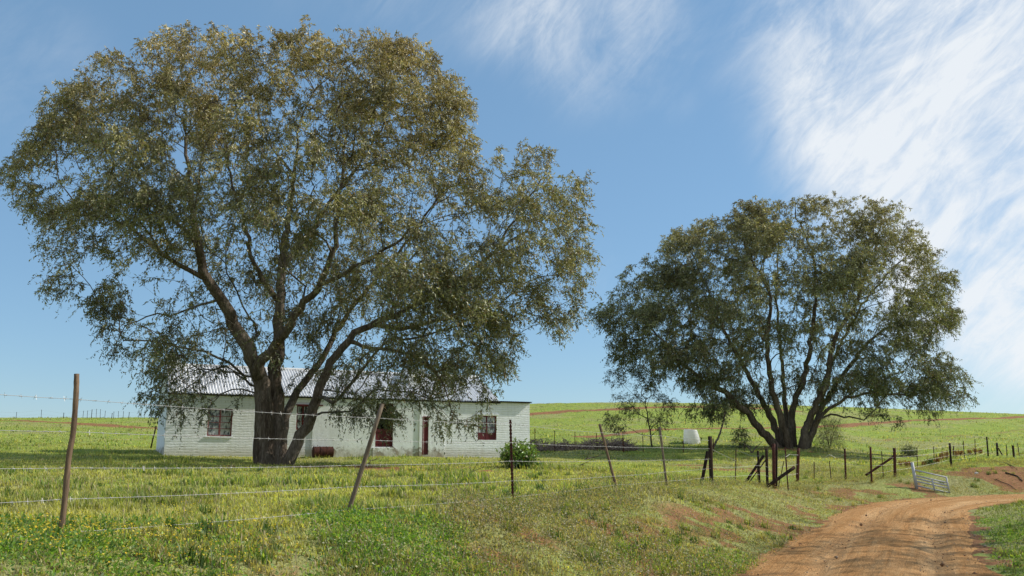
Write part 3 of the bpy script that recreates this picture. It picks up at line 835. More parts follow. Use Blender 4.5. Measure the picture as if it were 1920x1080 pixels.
def foliage(C, center, nt, nl, tl, L, W, cols, topz, botz, droop=.9, twigr=.004):
    """leaf quads and hanging twigs round cluster points C; returns (leaf mesh, twig mesh)"""
    N = len(C) * nt
    base = np.repeat(C, nt, 0) + rng.normal(0, .08, (N, 3))
    out = base - center; out /= np.linalg.norm(out, axis=1)[:, None] + 1e-9
    d = out * .55 + rng.normal(0, .65, (N, 3)) + np.array([0, 0, .10]); d /= np.linalg.norm(d, axis=1)[:, None]
    ln = rng.uniform(.5, 1.3, N) * tl
    ts = np.linspace(0, 1, 5)
    pts = base[:, None, :] + d[:, None, :] * (ln[:, None] * ts[None, :])[:, :, None]
    pts[:, :, 2] -= droop * (ln[:, None] * ts[None, :] ** 2) * .75
    # twig ribbons (three sided)
    tv = []
    offs = [np.array([1, 0, 0.]), np.array([-.5, .8, 0]), np.array([-.5, -.8, .2])]
    for k in range(5):
        rr = twigr * (1 - .7 * ts[k])
        for o_ in offs: tv.append(pts[:, k] + o_ * rr)
    tv = np.stack(tv, 1).reshape(-1, 3); b = np.arange(N) * 15
    tq = np.concatenate([np.stack([b + k * 3 + j, b + k * 3 + (j + 1) % 3, b + (k + 1) * 3 + (j + 1) % 3, b + (k + 1) * 3 + j], -1) for k in range(4) for j in range(3)])
    # leaves
    M_ = N * nl
    u = np.tile(np.linspace(.12, 1, nl), N) + rng.normal(0, .03, M_)
    u = np.clip(u, 0, 1)
    ti = np.repeat(np.arange(N), nl)
    lp = base[ti] + d[ti] * (ln[ti] * u)[:, None]
    lp[:, 2] -= droop * ln[ti] * u ** 2 * .75
    ld = d[ti] * .35 + rng.normal(0, .62, (M_, 3)) + np.array([0, 0, -.62]); ld /= np.linalg.norm(ld, axis=1)[:, None]
    sdv = np.cross(ld, rng.normal(0, 1, (M_, 3))); sdv /= np.linalg.norm(sdv, axis=1)[:, None] + 1e-9
    nrm = np.cross(ld, sdv)
    l = (rng.uniform(.5, 1.35, M_) * L)[:, None]; w = (rng.uniform(.7, 1.2, M_) * W * .5)[:, None]
    bend = nrm * l * .12
    v = np.stack([lp, lp + ld * l * .42 + sdv * w + bend, lp + ld * l, lp + ld * l * .42 - sdv * w + bend], 1).reshape(-1, 3)
    q = np.arange(M_ * 4).reshape(-1, 4)
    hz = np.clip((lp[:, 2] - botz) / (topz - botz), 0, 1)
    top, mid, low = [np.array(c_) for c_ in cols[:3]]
    c = np.where(hz[:, None] > .5, mid + (top - mid) * (hz[:, None] - .5) * 2, low + (mid - low) * hz[:, None] * 2)  # golden top to dark bottom: crown shade put into the leaf colour
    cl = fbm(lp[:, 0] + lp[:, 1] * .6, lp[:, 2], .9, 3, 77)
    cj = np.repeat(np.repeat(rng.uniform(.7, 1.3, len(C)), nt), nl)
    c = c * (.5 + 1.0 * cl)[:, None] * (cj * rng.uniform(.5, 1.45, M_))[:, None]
    odd = rng.random(M_)
    c = np.where((odd < .07)[:, None], np.array([.24, .15, .07]) * (.5 + .8 * cl)[:, None], c)
    c = np.where((odd > .965)[:, None], np.array([.13, .18, .04]), c)
    col = np.concatenate([np.repeat(c, 4, 0), np.ones((M_ * 4, 1))], 1)
    return (v, q, col), (tv, tq)
def clusters(poly, Y0, tmax, dref, nclump, per, sig, uni, holes=(), window=None, wdep=-1.0, gap=.36, gs=.011, off=0, topbias=0):
    P = np.array(poly, float); x0, y0 = P.min(0); x1, y1 = P.max(0)
    def samp(n):
        px = rng.uniform(x0, x1, n * 5); py = rng.uniform(y0, y1, n * 5)
        m = inpoly(px, py, poly)
        e = polyedge(px, py, poly)
        g_ = fbm(px, py, gs, 3, off)
        m &= (g_ > gap) | (py < y0 + (y1 - y0) * .32) | (e < 28) & (g_ > gap - .08)
        for (hx, hy, hr) in holes: m &= ((px - hx) ** 2 + (py - hy) ** 2 > hr * hr) | (rng.random(len(px)) < .12)
        px, py, e = px[m], py[m], e[m]
        if len(px) > n: px, py, e = px[:n], py[:n], e[:n]
        T = tmax * np.sqrt(np.clip(e / dref, 0.02, 1))
        dy = T * np.sign(rng.uniform(-1, 1, len(px))) * rng.random(len(px)) ** .45
        return px, py, dy
    px, py, dy = samp(nclump)
    C = np.array([at(a, b, Y0 + d_) for a, b, d_ in zip(px, py, dy)])
    cnt = rng.poisson(per, len(C))
    Q = np.repeat(C, cnt, 0); Q = Q + rng.normal(0, 1, Q.shape) * np.array([sig, sig, sig * .62])
    px, py, dy = samp(uni)
    Q2 = np.array([at(a, b, Y0 + d_) for a, b, d_ in zip(px, py, dy)])
    Q = np.concatenate([Q, Q2])
    # back to the crown's outline plane: keep only what stays inside it
    dyv = Q[:, 1] * cP + Q[:, 2] * sP; up = -Q[:, 1] * sP + Q[:, 2] * cP
    qx = 960 + FPX * Q[:, 0] / dyv; qy = 540 - FPX * up / dyv
    k = inpoly(qx, qy, poly) | (polyedge(qx, qy, poly) < 9)
    if window is not None:
        wi = inpoly(qx, qy, window) & (Q[:, 1] < Y0 + wdep)
        k &= ~(wi & (rng.random(len(Q)) < .88))
    return Q[k]

def build_tree(name, loc, label, limbs, C, lf, wob=.09, bf=.35, barkm='bark', group=None, leafmat='leaf', step=.45, rt=.007, rsplit=.10, cat='tree'):
    root = empty(name, loc, label, cat, group)
    T = Tree()
    for i, (pts, r0, r1) in enumerate(limbs): T.limb(pts, r0 * .93, r1 * .78, attach=True)
    T.grow(C, bf, step, rt=rt); T.radii(rt=rt)
    mb = MB(); T.mesh(rsplit, 99, mb, wob)
    if mb.v: mb.build('trunk', M[barkm], root, True)
    mb = MB(); T.mesh(0, rsplit, mb)
    if mb.v: mb.build('branches', M['bark2'], root, True)
    (v, q, c), (tv, tq) = foliage(C, *lf)
    cr = npmesh('crown', np.concatenate([v, tv]), np.concatenate([q, tq + len(v)]), None, M[leafmat], np.concatenate([c, np.ones((len(tv), 4)) * .12]), root)
    cr.data.materials.append(M['bark2'])
    cr.data.polygons.foreach_set('material_index', np.concatenate([np.zeros(len(q), np.int32), np.ones(len(tq), np.int32)]))
    return root
def L(pts, Y): return [at(a, b, Y + d_) for a, b, d_ in pts]

# --- the big gum tree in front of the farmhouse
YB = hit(512, 871)[1]
base = hit(512, 871)
print('big tree depth', YB)
def B(*pts): return L(pts, YB)
limbs = [
 (B((497, 884, 0), (496, 840, 0), (494, 790, 0), (491, 740, 0), (482, 690, -.1), (466, 655, -.3), (440, 612, -.7), (415, 560, -1.2), (386, 520, -1.5), (368, 455, -1.8), (362, 390, -1.6), (352, 320, -1.2), (345, 240, -.5)), .50, .05),
 (B((522, 884, .2), (520, 830, .3), (517, 770, .45), (513, 710, .5), (520, 640, .5), (526, 570, .6), (530, 500, .9), (538, 420, 1.4), (552, 330, 1.8), (560, 240, 2.0)), .44, .05),
 (B((484, 705, -.2), (486, 680, -.4), (512, 655, -.7), (537, 620, -1.1), (562, 575, -1.5), (600, 533, -2.0), (622, 480, -2.4), (632, 420, -2.6), (640, 340, -2.5), (648, 260, -2.0)), .25, .045),
 (B((534, 884, -.1), (550, 845, -.1), (572, 800, -.2), (588, 765, -.3), (603, 710, -.2), (625, 672, 0), (655, 640, .2), (700, 608, .5), (750, 588, .9), (810, 560, 1.2), (880, 510, 1.6), (930, 470, 1.8), (990, 430, 1.8)), .29, .04),
 (B((527, 850, .4), (536, 790, .8), (556, 738, 1.2), (582, 700, 1.6), (612, 660, 2.2), (640, 610, 3.0), (690, 540, 3.8), (750, 470, 4.2), (800, 400, 4.4)), .22, .06),
 (B((390, 525, -1.5), (358, 508, -1.8), (322, 488, -2.2), (285, 462, -2.5), (262, 440, -2.6), (215, 410, -2.4), (150, 385, -2.0)), .12, .04),
 (B((601, 533, -2.0), (640, 515, -2.3), (675, 497, -2.5), (720, 470, -2.7), (770, 430, -2.6), (820, 380, -2.2)), .11, .04),
 (B((526, 570, .6), (490, 520, .3), (468, 470, 0), (455, 400, -.3), (430, 320, -.4), (420, 240, 0)), .14, .04),
 (B((530, 500, .9), (570, 450, 1.2), (610, 390, 1.6), (670, 310, 2.0), (720, 230, 2.2)), .14, .04),
 (B((368, 455, -1.8), (330, 415, -1.4), (285, 370, -.8), (250, 310, -.2), (220, 240, .4)), .11, .035),
 (B((415, 560, -1.2), (370, 575, -1.3), (330, 585, -1.6), (280, 590, -2.0), (235, 610, -2.2)), .07, .025),
 (B((655, 640, .2), (710, 655, -.6), (760, 662, -1.2), (795, 672, -1.6), (822, 705, -2.0), (838, 735, -2.2), (846, 770, -2.2)), .10, .025),
 (B((700, 608, .5), (760, 615, 1.2), (830, 600, 2.2), (900, 570, 2.6), (980, 545, 2.8), (1040, 520, 2.6)), .12, .03),
 (B((517, 740, .4), (470, 720, 1.2), (430, 700, 1.8), (390, 690, 2.2), (345, 700, 2.3), (320, 720, 2.2)), .08, .022),
 (B((930, 470, 1.8), (965, 410, 1.8), (1005, 350, 1.6), (1030, 310, 1.4)), .07, .03),
 (B((552, 330, 1.8), (500, 260, 2.4), (470, 180, 2.4)), .09, .03),
]
poly_big = [(5, 325), (40, 300), (62, 262), (90, 240), (80, 200), (105, 160), (150, 140), (190, 108), (240, 98), (275, 78), (335, 52), (380, 62), (420, 45), (470, 52), (510, 62), (550, 48), (605, 40),
            (640, 62), (690, 62), (730, 80), (760, 78), (800, 100), (830, 128), (850, 165), (880, 200), (882, 240), (902, 262), (908, 312), (930, 318), (926, 282), (965, 282), (1000, 266), (1040, 280), (1085, 300), (1100, 330), (1092, 360), (1108, 400), (1122, 435), (1105, 470),
            (1103, 510), (1095, 545), (1075, 590), (1052, 632), (1030, 632), (1015, 590), (1000, 560), (975, 568), (968, 600), (966, 650), (950, 680), (935, 715), (915, 745), (900, 800), (870, 805), (830, 815), (800, 780), (770, 760), (735, 790), (700, 800), (690, 765), (660, 780),
            (630, 775), (600, 735), (570, 715), (540, 720), (520, 735), (480, 740), (440, 745), (400, 748), (375, 785), (345, 785), (330, 762), (290, 778), (262, 740), (290, 720), (310, 690), (265, 692), (225, 670), (205, 640), (180, 590), (150, 560), (88, 540), (105, 500), (70, 470), (92, 420), (60, 388), (10, 380)]
C = clusters(poly_big, YB - .7, 5.6, 260, 340, 15.5, .50, 1500, holes=[(915, 335, 36), (920, 300, 30), (340, 290, 42), (150, 520, 30), (440, 420, 30), (590, 330, 30), (270, 600, 36), (560, 650, 30), (880, 620, 26), (250, 500, 30), (400, 660, 30), (1000, 480, 26), (470, 560, 26)],
             window=[(330, 440), (480, 430), (560, 480), (610, 420), (680, 440), (720, 520), (700, 620), (640, 680), (590, 800), (440, 860), (420, 700), (380, 600)], wdep=.4, gap=.345, gs=.012, off=3)
# thin, hanging skirts: fewer clusters under the crown line
def thin(C, Y0, fn):
    dyv = C[:, 1] * cP + C[:, 2] * sP; up = -C[:, 1] * sP + C[:, 2] * cP
    return C[rng.random(len(C)) < fn(960 + FPX * C[:, 0] / dyv, 540 - FPX * up / dyv)]
C = thin(C, YB, lambda x, y: np.where((y > 690) & (x < 600), .42, np.where((y > 690) & (x < 880), .55, 1.0)) * np.where((x < 420) & (y > 420) & (y <= 690), .62, 1.0))
big = build_tree('gum_tree', base, 'huge spreading gum tree with thick forked trunk in front of the white farmhouse', limbs, C,
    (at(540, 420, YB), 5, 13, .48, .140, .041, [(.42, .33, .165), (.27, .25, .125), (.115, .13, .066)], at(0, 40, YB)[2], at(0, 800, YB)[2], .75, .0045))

tick('big'); print('clusters', len(C), 'nodes')
# --- the second gum
b2 = hit(1480, 838, 45); Y2 = b2[1]; print('second tree depth', Y2)
def G(*pts): return L(pts, Y2)
limbs = [
 (G((1468, 850, -.4), (1455, 836, -.5), (1425, 805, -.8), (1400, 775, -1.0), (1362, 737, -1.3), (1315, 710, -1.5), (1272, 672, -1.6), (1230, 625, -1.4), (1190, 590, -1.0)), .34, .05),
 (G((1478, 850, 0), (1466, 830, 0), (1440, 772, .2), (1412, 720, .3), (1385, 670, .2), (1352, 610, 0), (1325, 540, 0), (1300, 480, .2)), .30, .05),
 (G((1484, 850, -.6), (1478, 835, -.7), (1460, 770, -1.0), (1444, 700, -1.2), (1438, 630, -1.3), (1446, 565, -1.4), (1435, 530, -1.3), (1400, 470, -1.0), (1390, 420, -.5)), .30, .05),
 (G((1492, 850, .4), (1487, 830, .4), (1486, 765, .5), (1508, 705, .5), (1520, 640, .4), (1529, 575, .2), (1527, 490, 0), (1510, 440, 0), (1492, 400, 0)), .30, .05),
 (G((1504, 850, -.4), (1504, 832, -.4), (1520, 780, -.6), (1546, 728, -.8), (1565, 640, -1.0), (1603, 575, -1.2), (1620, 520, -1.2), (1625, 470, -1.0), (1660, 410, -.6)), .32, .05),
 (G((1516, 850, .3), (1514, 835, .3), (1530, 785, .6), (1556, 738, 1.2), (1590, 690, 1.8), (1635, 636, 2.2), (1705, 590, 2.4), (1758, 570, 2.2)), .28, .05),
 (G((1512, 840, -.3), (1524, 805, -.5), (1545, 775, -.8), (1582, 750, -1.2), (1630, 738, -1.6), (1700, 740, -1.8), (1762, 730, -1.6), (1808, 745, -1.4)), .16, .035),
 (G((1518, 815, -.3), (1540, 783, -.9), (1595, 782, -1.4), (1622, 785, -1.6), (1645, 760, -1.7), (1665, 735, -1.8)), .11, .03),
 (G((1480, 840, .8), (1474, 780, 1.5), (1468, 700, 2.4), (1460, 620, 3.2), (1455, 540, 3.6), (1460, 460, 3.4)), .24, .05),
 (G((1500, 840, .9), (1528, 760, 2.0), (1560, 680, 3.0), (1600, 600, 3.6), (1650, 530, 3.4), (1700, 480, 2.8)), .24, .05),
]
poly2 = [(1113, 582), (1140, 555), (1165, 512), (1205, 488), (1245, 480), (1255, 448), (1285, 432), (1315, 422), (1370, 415), (1385, 385), (1440, 378), (1480, 385), (1515, 370), (1560, 378), (1602, 366), (1640, 375), (1690, 382), (1712, 412), (1712, 440), (1748, 468), (1745, 495), (1785, 522), (1780, 560), (1792, 595),
         (1768, 620), (1752, 645), (1770, 665), (1800, 695), (1826, 745), (1808, 768), (1770, 758), (1740, 775), (1700, 752), (1690, 800), (1665, 822), (1650, 790), (1600, 770), (1560, 752), (1520, 760), (1470, 740), (1430, 760), (1400, 770), (1360, 770), (1320, 775), (1290, 770), (1318, 748), (1300, 730), (1265, 705), (1230, 715), (1190, 690), (1150, 672), (1135, 640), (1145, 615)]
C2 = clusters(poly2, Y2 - 1.2, 6.2, 200, 280, 15, .56, 1200, holes=[(1470, 560, 18), (1405, 600, 18), (1560, 600, 20), (1655, 560, 22), (1480, 470, 16), (1350, 520, 16), (1600, 680, 20), (1420, 690, 16), (1690, 690, 24)],
              window=[(1390, 720), (1430, 560), (1450, 540), (1470, 700), (1500, 560), (1540, 560), (1560, 640), (1610, 540), (1640, 560), (1580, 720), (1640, 760), (1520, 850), (1450, 850), (1350, 720)], wdep=.2, gap=.34, gs=.016, off=31)
C2 = thin(C2, Y2, lambda x, y: np.where((y > 765) & (x > 1400), .38, np.where((y > 735) & (x > 1400), .55, 1.0)))
tree2 = build_tree('gum_tree', b2, 'wide many stemmed gum tree standing on the rise behind the gateway', limbs, C2,
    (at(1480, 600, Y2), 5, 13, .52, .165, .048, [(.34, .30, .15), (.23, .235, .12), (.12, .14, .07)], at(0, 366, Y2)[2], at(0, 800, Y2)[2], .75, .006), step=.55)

tick('t2'); print(len(C2))
# --- young slender tree beside it
b3 = hit(1222, 838, 45); Y3 = b3[1]; print('young tree depth', Y3)
def S(*pts): return L(pts, Y3)
limbs = [
 (S((1223, 842, 0), (1220, 812, 0), (1216, 785, 0), (1209, 752, 0), (1202, 722, 0), (1195, 695, 0)), .075, .02),
 (S((1210, 757, 0), (1195, 745, -.2), (1178, 730, -.3), (1160, 712, -.3)), .028, .01),
 (S((1218, 800, 0), (1235, 778, .2), (1252, 765, .3)), .03, .01),
 (S((1219, 818, 0), (1192, 812, -.2), (1172, 795, -.3), (1155, 785, -.3)), .025, .01),
 (S((1212, 765, 0), (1222, 735, .2), (1232, 712, .3)), .025, .01),
]
poly3 = [(1133, 715), (1145, 700), (1175, 690), (1210, 690), (1245, 700), (1250, 735), (1275, 768), (1258, 790), (1232, 806), (1215, 790), (1195, 775), (1178, 800), (1150, 815), (1132, 790), (1140, 765), (1170, 765), (1160, 745), (1140, 738)]
C3 = clusters(poly3, Y3, 1.3, 40, 46, 7, .22, 60, holes=[(1225, 745, 14), (1195, 760, 14), (1200, 800, 14)], gap=.36, gs=.03, off=60)
build_tree('young_tree', b3, 'slender young tree with sparse crown left of the many stemmed gum', limbs, C3,
    (at(1205, 750, Y3), 3, 9, .34, .11, .030, [(.09, .10, .04), (.08, .095, .04), (.065, .085, .035)], at(0, 690, Y3)[2], at(0, 820, Y3)[2], .8, .004), wob=0, rsplit=.05)

# --- roadside gum just outside the view on the right; it throws the shade across the road
b4 = np.array([18.5, 19.0, 0.]); b4[2] = tz(b4[0], b4[1])
limbs = [([b4 + np.array(o_) for o_ in [(0, 0, -.2), (.1, 0, 1.5), (-.2, .2, 3.5), (-.4, 0, 6), (-.2, -.2, 9)]], .32, .08),
         ([b4 + np.array(o_) for o_ in [(-.1, .1, 2.5), (-1, .6, 4.5), (-2, 1, 6.5), (-2.6, 1.2, 8)]], .15, .05),
         ([b4 + np.array(o_) for o_ in [(-.1, 0, 3), (1, -.8, 5), (2, -1.6, 7), (2.4, -1.8, 8.5)]], .15, .05)]
C4 = []
for _ in range(46):
    c = rng.normal(0, 1, 3); c /= np.linalg.norm(c); c *= np.array([4.2, 7.0, 2.4]) * rng.uniform(.45, 1.0)
    if b4[0] + c[0] < .62 * (b4[1] + c[1]) + 2.7: continue
    C4 += [b4 + np.array([0, 0, 7.5]) + c + rng.normal(0, .55, 3) for _k in range(9)]
C4 = np.array(C4)
build_tree('roadside_tree', b4, 'leafy gum tree on the bank right of the dirt road', limbs, C4,
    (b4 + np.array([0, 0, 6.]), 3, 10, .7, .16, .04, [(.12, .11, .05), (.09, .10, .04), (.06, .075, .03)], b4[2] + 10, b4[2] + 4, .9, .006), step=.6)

tick('t4')
# --- shrubs
def shrub(name, px, py, wpx, hpx, label, cols, n=160, nl=10, Lf=.06, Wf=.028, tl=.25, Y=None, stems=7, droop=.15, mat='shrub', cat='shrub', group=None, par=60):
    b = hit(px, py) if Y is None else np.array([*at(px, py, Y)[:2], 0])
    if Y is not None: b[2] = tz(b[0], b[1])
    m = b[1] / FPX; w = wpx * m * .5; h = hpx * m
    limbs = []
    for k in range(stems):
        a = rng.uniform(0, 6.28); q = rng.uniform(.3, .8)
        limbs.append(([b + np.array([0, 0, -.05]), b + np.array([math.cos(a) * w * q * .4, math.sin(a) * w * q * .4, h * .4]), b + np.array([math.cos(a) * w * q, math.sin(a) * w * q, h * .8])], .014 + .004 * h, .005))
    C = []
    while len(C) < n:
        p = rng.uniform(-1, 1, 3); p[2] = rng.uniform(.05, 1)
        e = math.sqrt(p[0] ** 2 + p[1] ** 2)
        if e < math.sqrt(max(0, 1 - (p[2] * 1.6 - .65) ** 2)) * rng.uniform(.6, 1.0): C.append(b + p * np.array([w, w, h * .92]))
    C = np.array(C)
    return build_tree(name, b, label, limbs, C, (b + np.array([0, 0, h * .3]), 3, nl, tl, Lf, Wf, cols, b[2] + h, b[2], droop, .003), wob=0, rsplit=.5, group=group, leafmat=mat, step=.12, rt=.003, cat=cat)
shrub('shrub', 975, 878, 72, 48, 'bright green leafy shrub in front of the right end of the farmhouse', [(.20, .28, .05), (.14, .22, .04), (.06, .11, .02)], 190, 9, .085, .048, .18)
shrub('shrub', 1556, 842, 62, 62, 'grey green wispy shrub at the right of the many stemmed trunk', [(.17, .17, .10), (.13, .14, .08), (.10, .11, .06)], 260, 12, .09, .012, .5, Y=Y2 + 2.2, droop=-.2)
shrub('sapling', 1388, 838, 34, 44, 'small dark leafy sapling left of the many stemmed trunk', [(.09, .12, .04), (.07, .10, .03), (.05, .08, .03)], 70, 9, .11, .03, .3, Y=Y2 - 1.5, cat='sapling', droop=.9)
shrub('shrub', 1705, 857, 34, 20, 'low dull shrub behind the braced iron post', [(.12, .13, .06), (.09, .11, .05), (.07, .09, .04)], 90, 9, .08, .02, .25)
shrub('shrub', 1746, 874, 16, 9, 'small dark green bush near the top of the silver gate', [(.05, .12, .02), (.05, .10, .02), (.04, .08, .02)], 50, 8, .06, .03, .12)

# rust coloured dock plants along the roadside fence
def dock(px, py, hpx, wpx):
    b = hit(px, py); m = b[1] / FPX
    root = empty('dock_plant', b, 'rust brown dry dock plant along the roadside fence', 'dock plant', 'rust coloured dock plants by the roadside fence')
    mb = MB(); vs = []
    n = 7
    for k in range(n):
        a = rng.uniform(0, 6.28); e = rng.uniform(.1, .5) * wpx * m; hh = hpx * m * rng.uniform(.6, 1)
        top = b + np.array([math.cos(a) * e, math.sin(a) * e, hh])
        mb.tube([b + np.array([0, 0, -.03]), (b + top) / 2 + rng.normal(0, .02, 3), top], .006, 3)
        N = 46
        t = rng.uniform(.35, 1, N)[:, None]
        p = b + (top - b) * t + rng.normal(0, .05, (N, 3)); vs.append(p)
    mb.build('stems', M['rust_dropper'], root)
    p = np.concatenate(vs); N = len(p)
    dl = rng.normal(0, 1, (N, 3)); dl /= np.linalg.norm(dl, axis=1)[:, None]; sd_ = np.cross(dl, rng.normal(0, 1, (N, 3))); sd_ /= np.linalg.norm(sd_, axis=1)[:, None]
    l = .05
    v = np.stack([p, p + dl * l * .5 + sd_ * .014, p + dl * l, p + dl * l * .5 - sd_ * .014], 1).reshape(-1, 3)
    c = np.array([[.20, .06, .025], [.15, .05, .025], [.24, .10, .04]])[rng.integers(0, 3, N)]
    npmesh('foliage', v, np.arange(N * 4).reshape(-1, 4), None, M['grass'], np.concatenate([np.repeat(c, 4, 0), np.ones((N * 4, 1))], 1), root)  # small quads forming the dock's dry seed heads
for q in [(1688, 876, 11, 12), (1699, 877, 12, 12), (1708, 876, 10, 10), (1745, 871, 10, 12), (1757, 869, 12, 12), (1767, 866, 20, 14), (1776, 862, 18, 12), (1793, 858, 14, 14), (1801, 856, 10, 10), (1818, 853, 10, 12), (1830, 852, 13, 14), (1838, 851, 9, 10), (1733, 875, 9, 10)]:
    dock(*q)

# ------------------------------------------------------------------ farmhouse
house = empty('farmhouse', A0, 'long low whitewashed farmhouse with corrugated iron roof and dark red joinery', 'house')
aE, _ = fac(937, 752); aEnd, zE = fac(993, 755)
EAV = fac(620, 745)[1]; EAV = float(np.clip(EAV, 2.55, 2.85)); RID = EAV + 1.38
s1, _ = fac(585, 820); s2, _ = fac(832, 820)
print('house', A0, 'len', aEnd, 'eave', EAV, 'main roof end', aE, 'z end', zE, 'Yend', H(aEnd, 0, 0))
def op(x0, x1, y0, y1):
    a0, z1 = fac(x0, y0); a1, z0 = fac(x1, y1); return (a0, a1, z0, fac(x1, y0)[1])
W1 = op(391, 434, 767, 818); W2 = op(896, 931, 780, 825); D1 = op(705, 736, 757, 838); W3 = op(557, 580, 760, 806); D2 = op(794.5, 802, 783, 856)
D2 = (D2[0], D2[1], 0.0, D2[3])
print('openings', W1, W2, D1, W3, D2)
def wall_seg(a0, a1, b, holes, mat, top=None, ends=True, name='front_wall', rev=.26):
    top = top or EAV
    mb = MB()
    As = sorted({a0, a1, *[h[0] for h in holes], *[h[1] for h in holes]}); Zs = sorted({-.5, top, *[h[2] for h in holes], *[h[3] for h in holes]})
    for i in range(len(As) - 1):
        for j in range(len(Zs) - 1):
            ca = (As[i] + As[i + 1]) / 2; cz = (Zs[j] + Zs[j + 1]) / 2
            if any(h[0] < ca < h[1] and h[2] < cz < h[3] for h in holes): continue
            mb.quad(H(As[i], b, Zs[j]), H(As[i + 1], b, Zs[j]), H(As[i + 1], b, Zs[j + 1]), H(As[i], b, Zs[j + 1]))
    for (h0, h1, z0, z1) in holes:
        mb.quad(H(h0, b, z0), H(h0, b, z1), H(h0, b + rev, z1), H(h0, b + rev, z0))
        mb.quad(H(h1, b, z0), H(h1, b + rev, z0), H(h1, b + rev, z1), H(h1, b, z1))
        mb.quad(H(h0, b, z1), H(h1, b, z1), H(h1, b + rev, z1), H(h0, b + rev, z1))
        mb.quad(H(h0, b, z0), H(h0, b + rev, z0), H(h1, b + rev, z0), H(h1, b, z0))
    if ends:
        for a in (a0, a1): mb.quad(H(a, b, -.5), H(a, b + .3, -.5), H(a, b + .3, top), H(a, b, top))
    return mb.build(name, mat, house)
wall_seg(0, s1, 0, [W1, W3] if W3[1] < s1 else [W1], M['wall_brick'])
h2 = [D1, D2] + ([W3] if W3[1] >= s1 else [])
wall_seg(s1, s2, -.05, h2, M['wall_plaster'])
wall_seg(s2, aEnd, 0, [W2], M['wall_brick'], EAV - .02)
# ends and back
mb = MB()
G0 = [H(0, 0, -.5), H(0, 0, EAV), H(0, DEPTH / 2, RID + .02), H(0, DEPTH, EAV), H(0, DEPTH, -.5)]
mb.add([*G0], [(0, 1, 2, 3, 4)])
mb.build('gable_wall', M['wall_plaster'], house)
mb = MB()
mb.quad(H(aEnd, 0, -.5), H(aEnd, DEPTH, -.5), H(aEnd, DEPTH, EAV - .02), H(aEnd, 0, EAV - .02))
mb.add([H(aE, 0.02, EAV - .05), H(aE, DEPTH - .02, EAV - .05), H(aE, DEPTH / 2, RID - .03)], [(0, 1, 2)])
mb.build('end_wall', M['wall_brick'], house)
mb = MB(); mb.quad(H(0, DEPTH, -.5), H(0, DEPTH, EAV), H(aEnd, DEPTH, EAV - .02), H(aEnd, DEPTH, -.5)); mb.build('back_wall', M['wall_plaster'], house)
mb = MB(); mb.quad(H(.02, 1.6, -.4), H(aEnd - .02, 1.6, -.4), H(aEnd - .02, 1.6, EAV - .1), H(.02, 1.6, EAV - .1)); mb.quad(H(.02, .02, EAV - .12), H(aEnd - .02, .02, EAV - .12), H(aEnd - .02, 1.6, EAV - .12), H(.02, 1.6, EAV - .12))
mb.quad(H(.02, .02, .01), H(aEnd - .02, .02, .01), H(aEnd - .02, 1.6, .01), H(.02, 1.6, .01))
mb.build('shade_backing', M['dark'], house)  # near-black sheets behind the openings stand in for the room's shade
# corrugated roof sheets
def corr(mb, a0, a1, p0, p1, per=.128, amp=.034):
    n = int((a1 - a0) / per * 6)
    aa = np.linspace(a0, a1, n)
    d = np.array([p1[0] - p0[0], p1[1] - p0[1]]); nl = np.array([-d[1], d[0]]) / np.linalg.norm(d)
    if nl[1] < 0: nl = -nl
    v = []
    for a in aa:
        h = amp * math.sin(2 * math.pi * a / per)
        v.append(H(a, p0[0] + nl[0] * h, p0[1] + nl[1] * h)); v.append(H(a, p1[0] + nl[0] * h, p1[1] + nl[1] * h))
    mb.add(v, [(2 * i, 2 * i + 2, 2 * i + 3, 2 * i + 1) for i in range(n - 1)])
mb = MB(); corr(mb, -.04, aE, (-.14, EAV + .0), (DEPTH / 2, RID + .05)); corr(mb, -.04, aE, (DEPTH + .14, EAV + .0), (DEPTH / 2, RID + .05))
rf = mb.build('roof', M['roof'], house, True)
mb = MB(); mb.tube([H(-.05, DEPTH / 2, RID + .06), H(aE + .02, DEPTH / 2, RID + .06)], .07, 8); mb.build('ridge_cap', M['roof'], rf, origin=A0)
mb = MB(); mb.box(H(-.03, -.10, EAV - .085), uh * (aE + .03), wh * .03, np.array([0, 0, .06])); mb.build('fascia', M['fascia'], rf, origin=A0)
mb = MB(); corr(mb, aE - .6, aEnd + .1, (-.16, EAV + .03), (DEPTH, EAV + .14), .105, .012)
mb.box(H(aE - .6, -.13, EAV - .03), uh * (aEnd - aE + .66), wh * .025, np.array([0, 0, .04]))
mb.build('flat_roof', M['fascia'], house)
# chimneys
c1a = fac(320, 688, DEPTH / 2)[0]; c1b = fac(338, 688, DEPTH / 2)[0]; c1z = fac(329, 667, DEPTH / 2)[1]
for (a0, a1, b0, b1, zt) in [(c1a, c1b, DEPTH / 2 - .25, DEPTH / 2 + .25, c1z), (fac(764, 715, 1.5)[0], fac(795, 715, 1.5)[0], 1.35, 2.3, fac(780, 692, 1.5)[1])]:
    mb = MB(); zb = EAV - .1
    mb.box(H(a0, b0, zb), uh * (a1 - a0), wh * (b1 - b0), np.array([0, 0, zt - zb - .08]))
    mb.box(H(a0 - .03, b0 - .03, zt - .08), uh * (a1 - a0 + .06), wh * (b1 - b0 + .06), np.array([0, 0, .08]))
    mb.build('chimney', M['wall_plaster'], house)
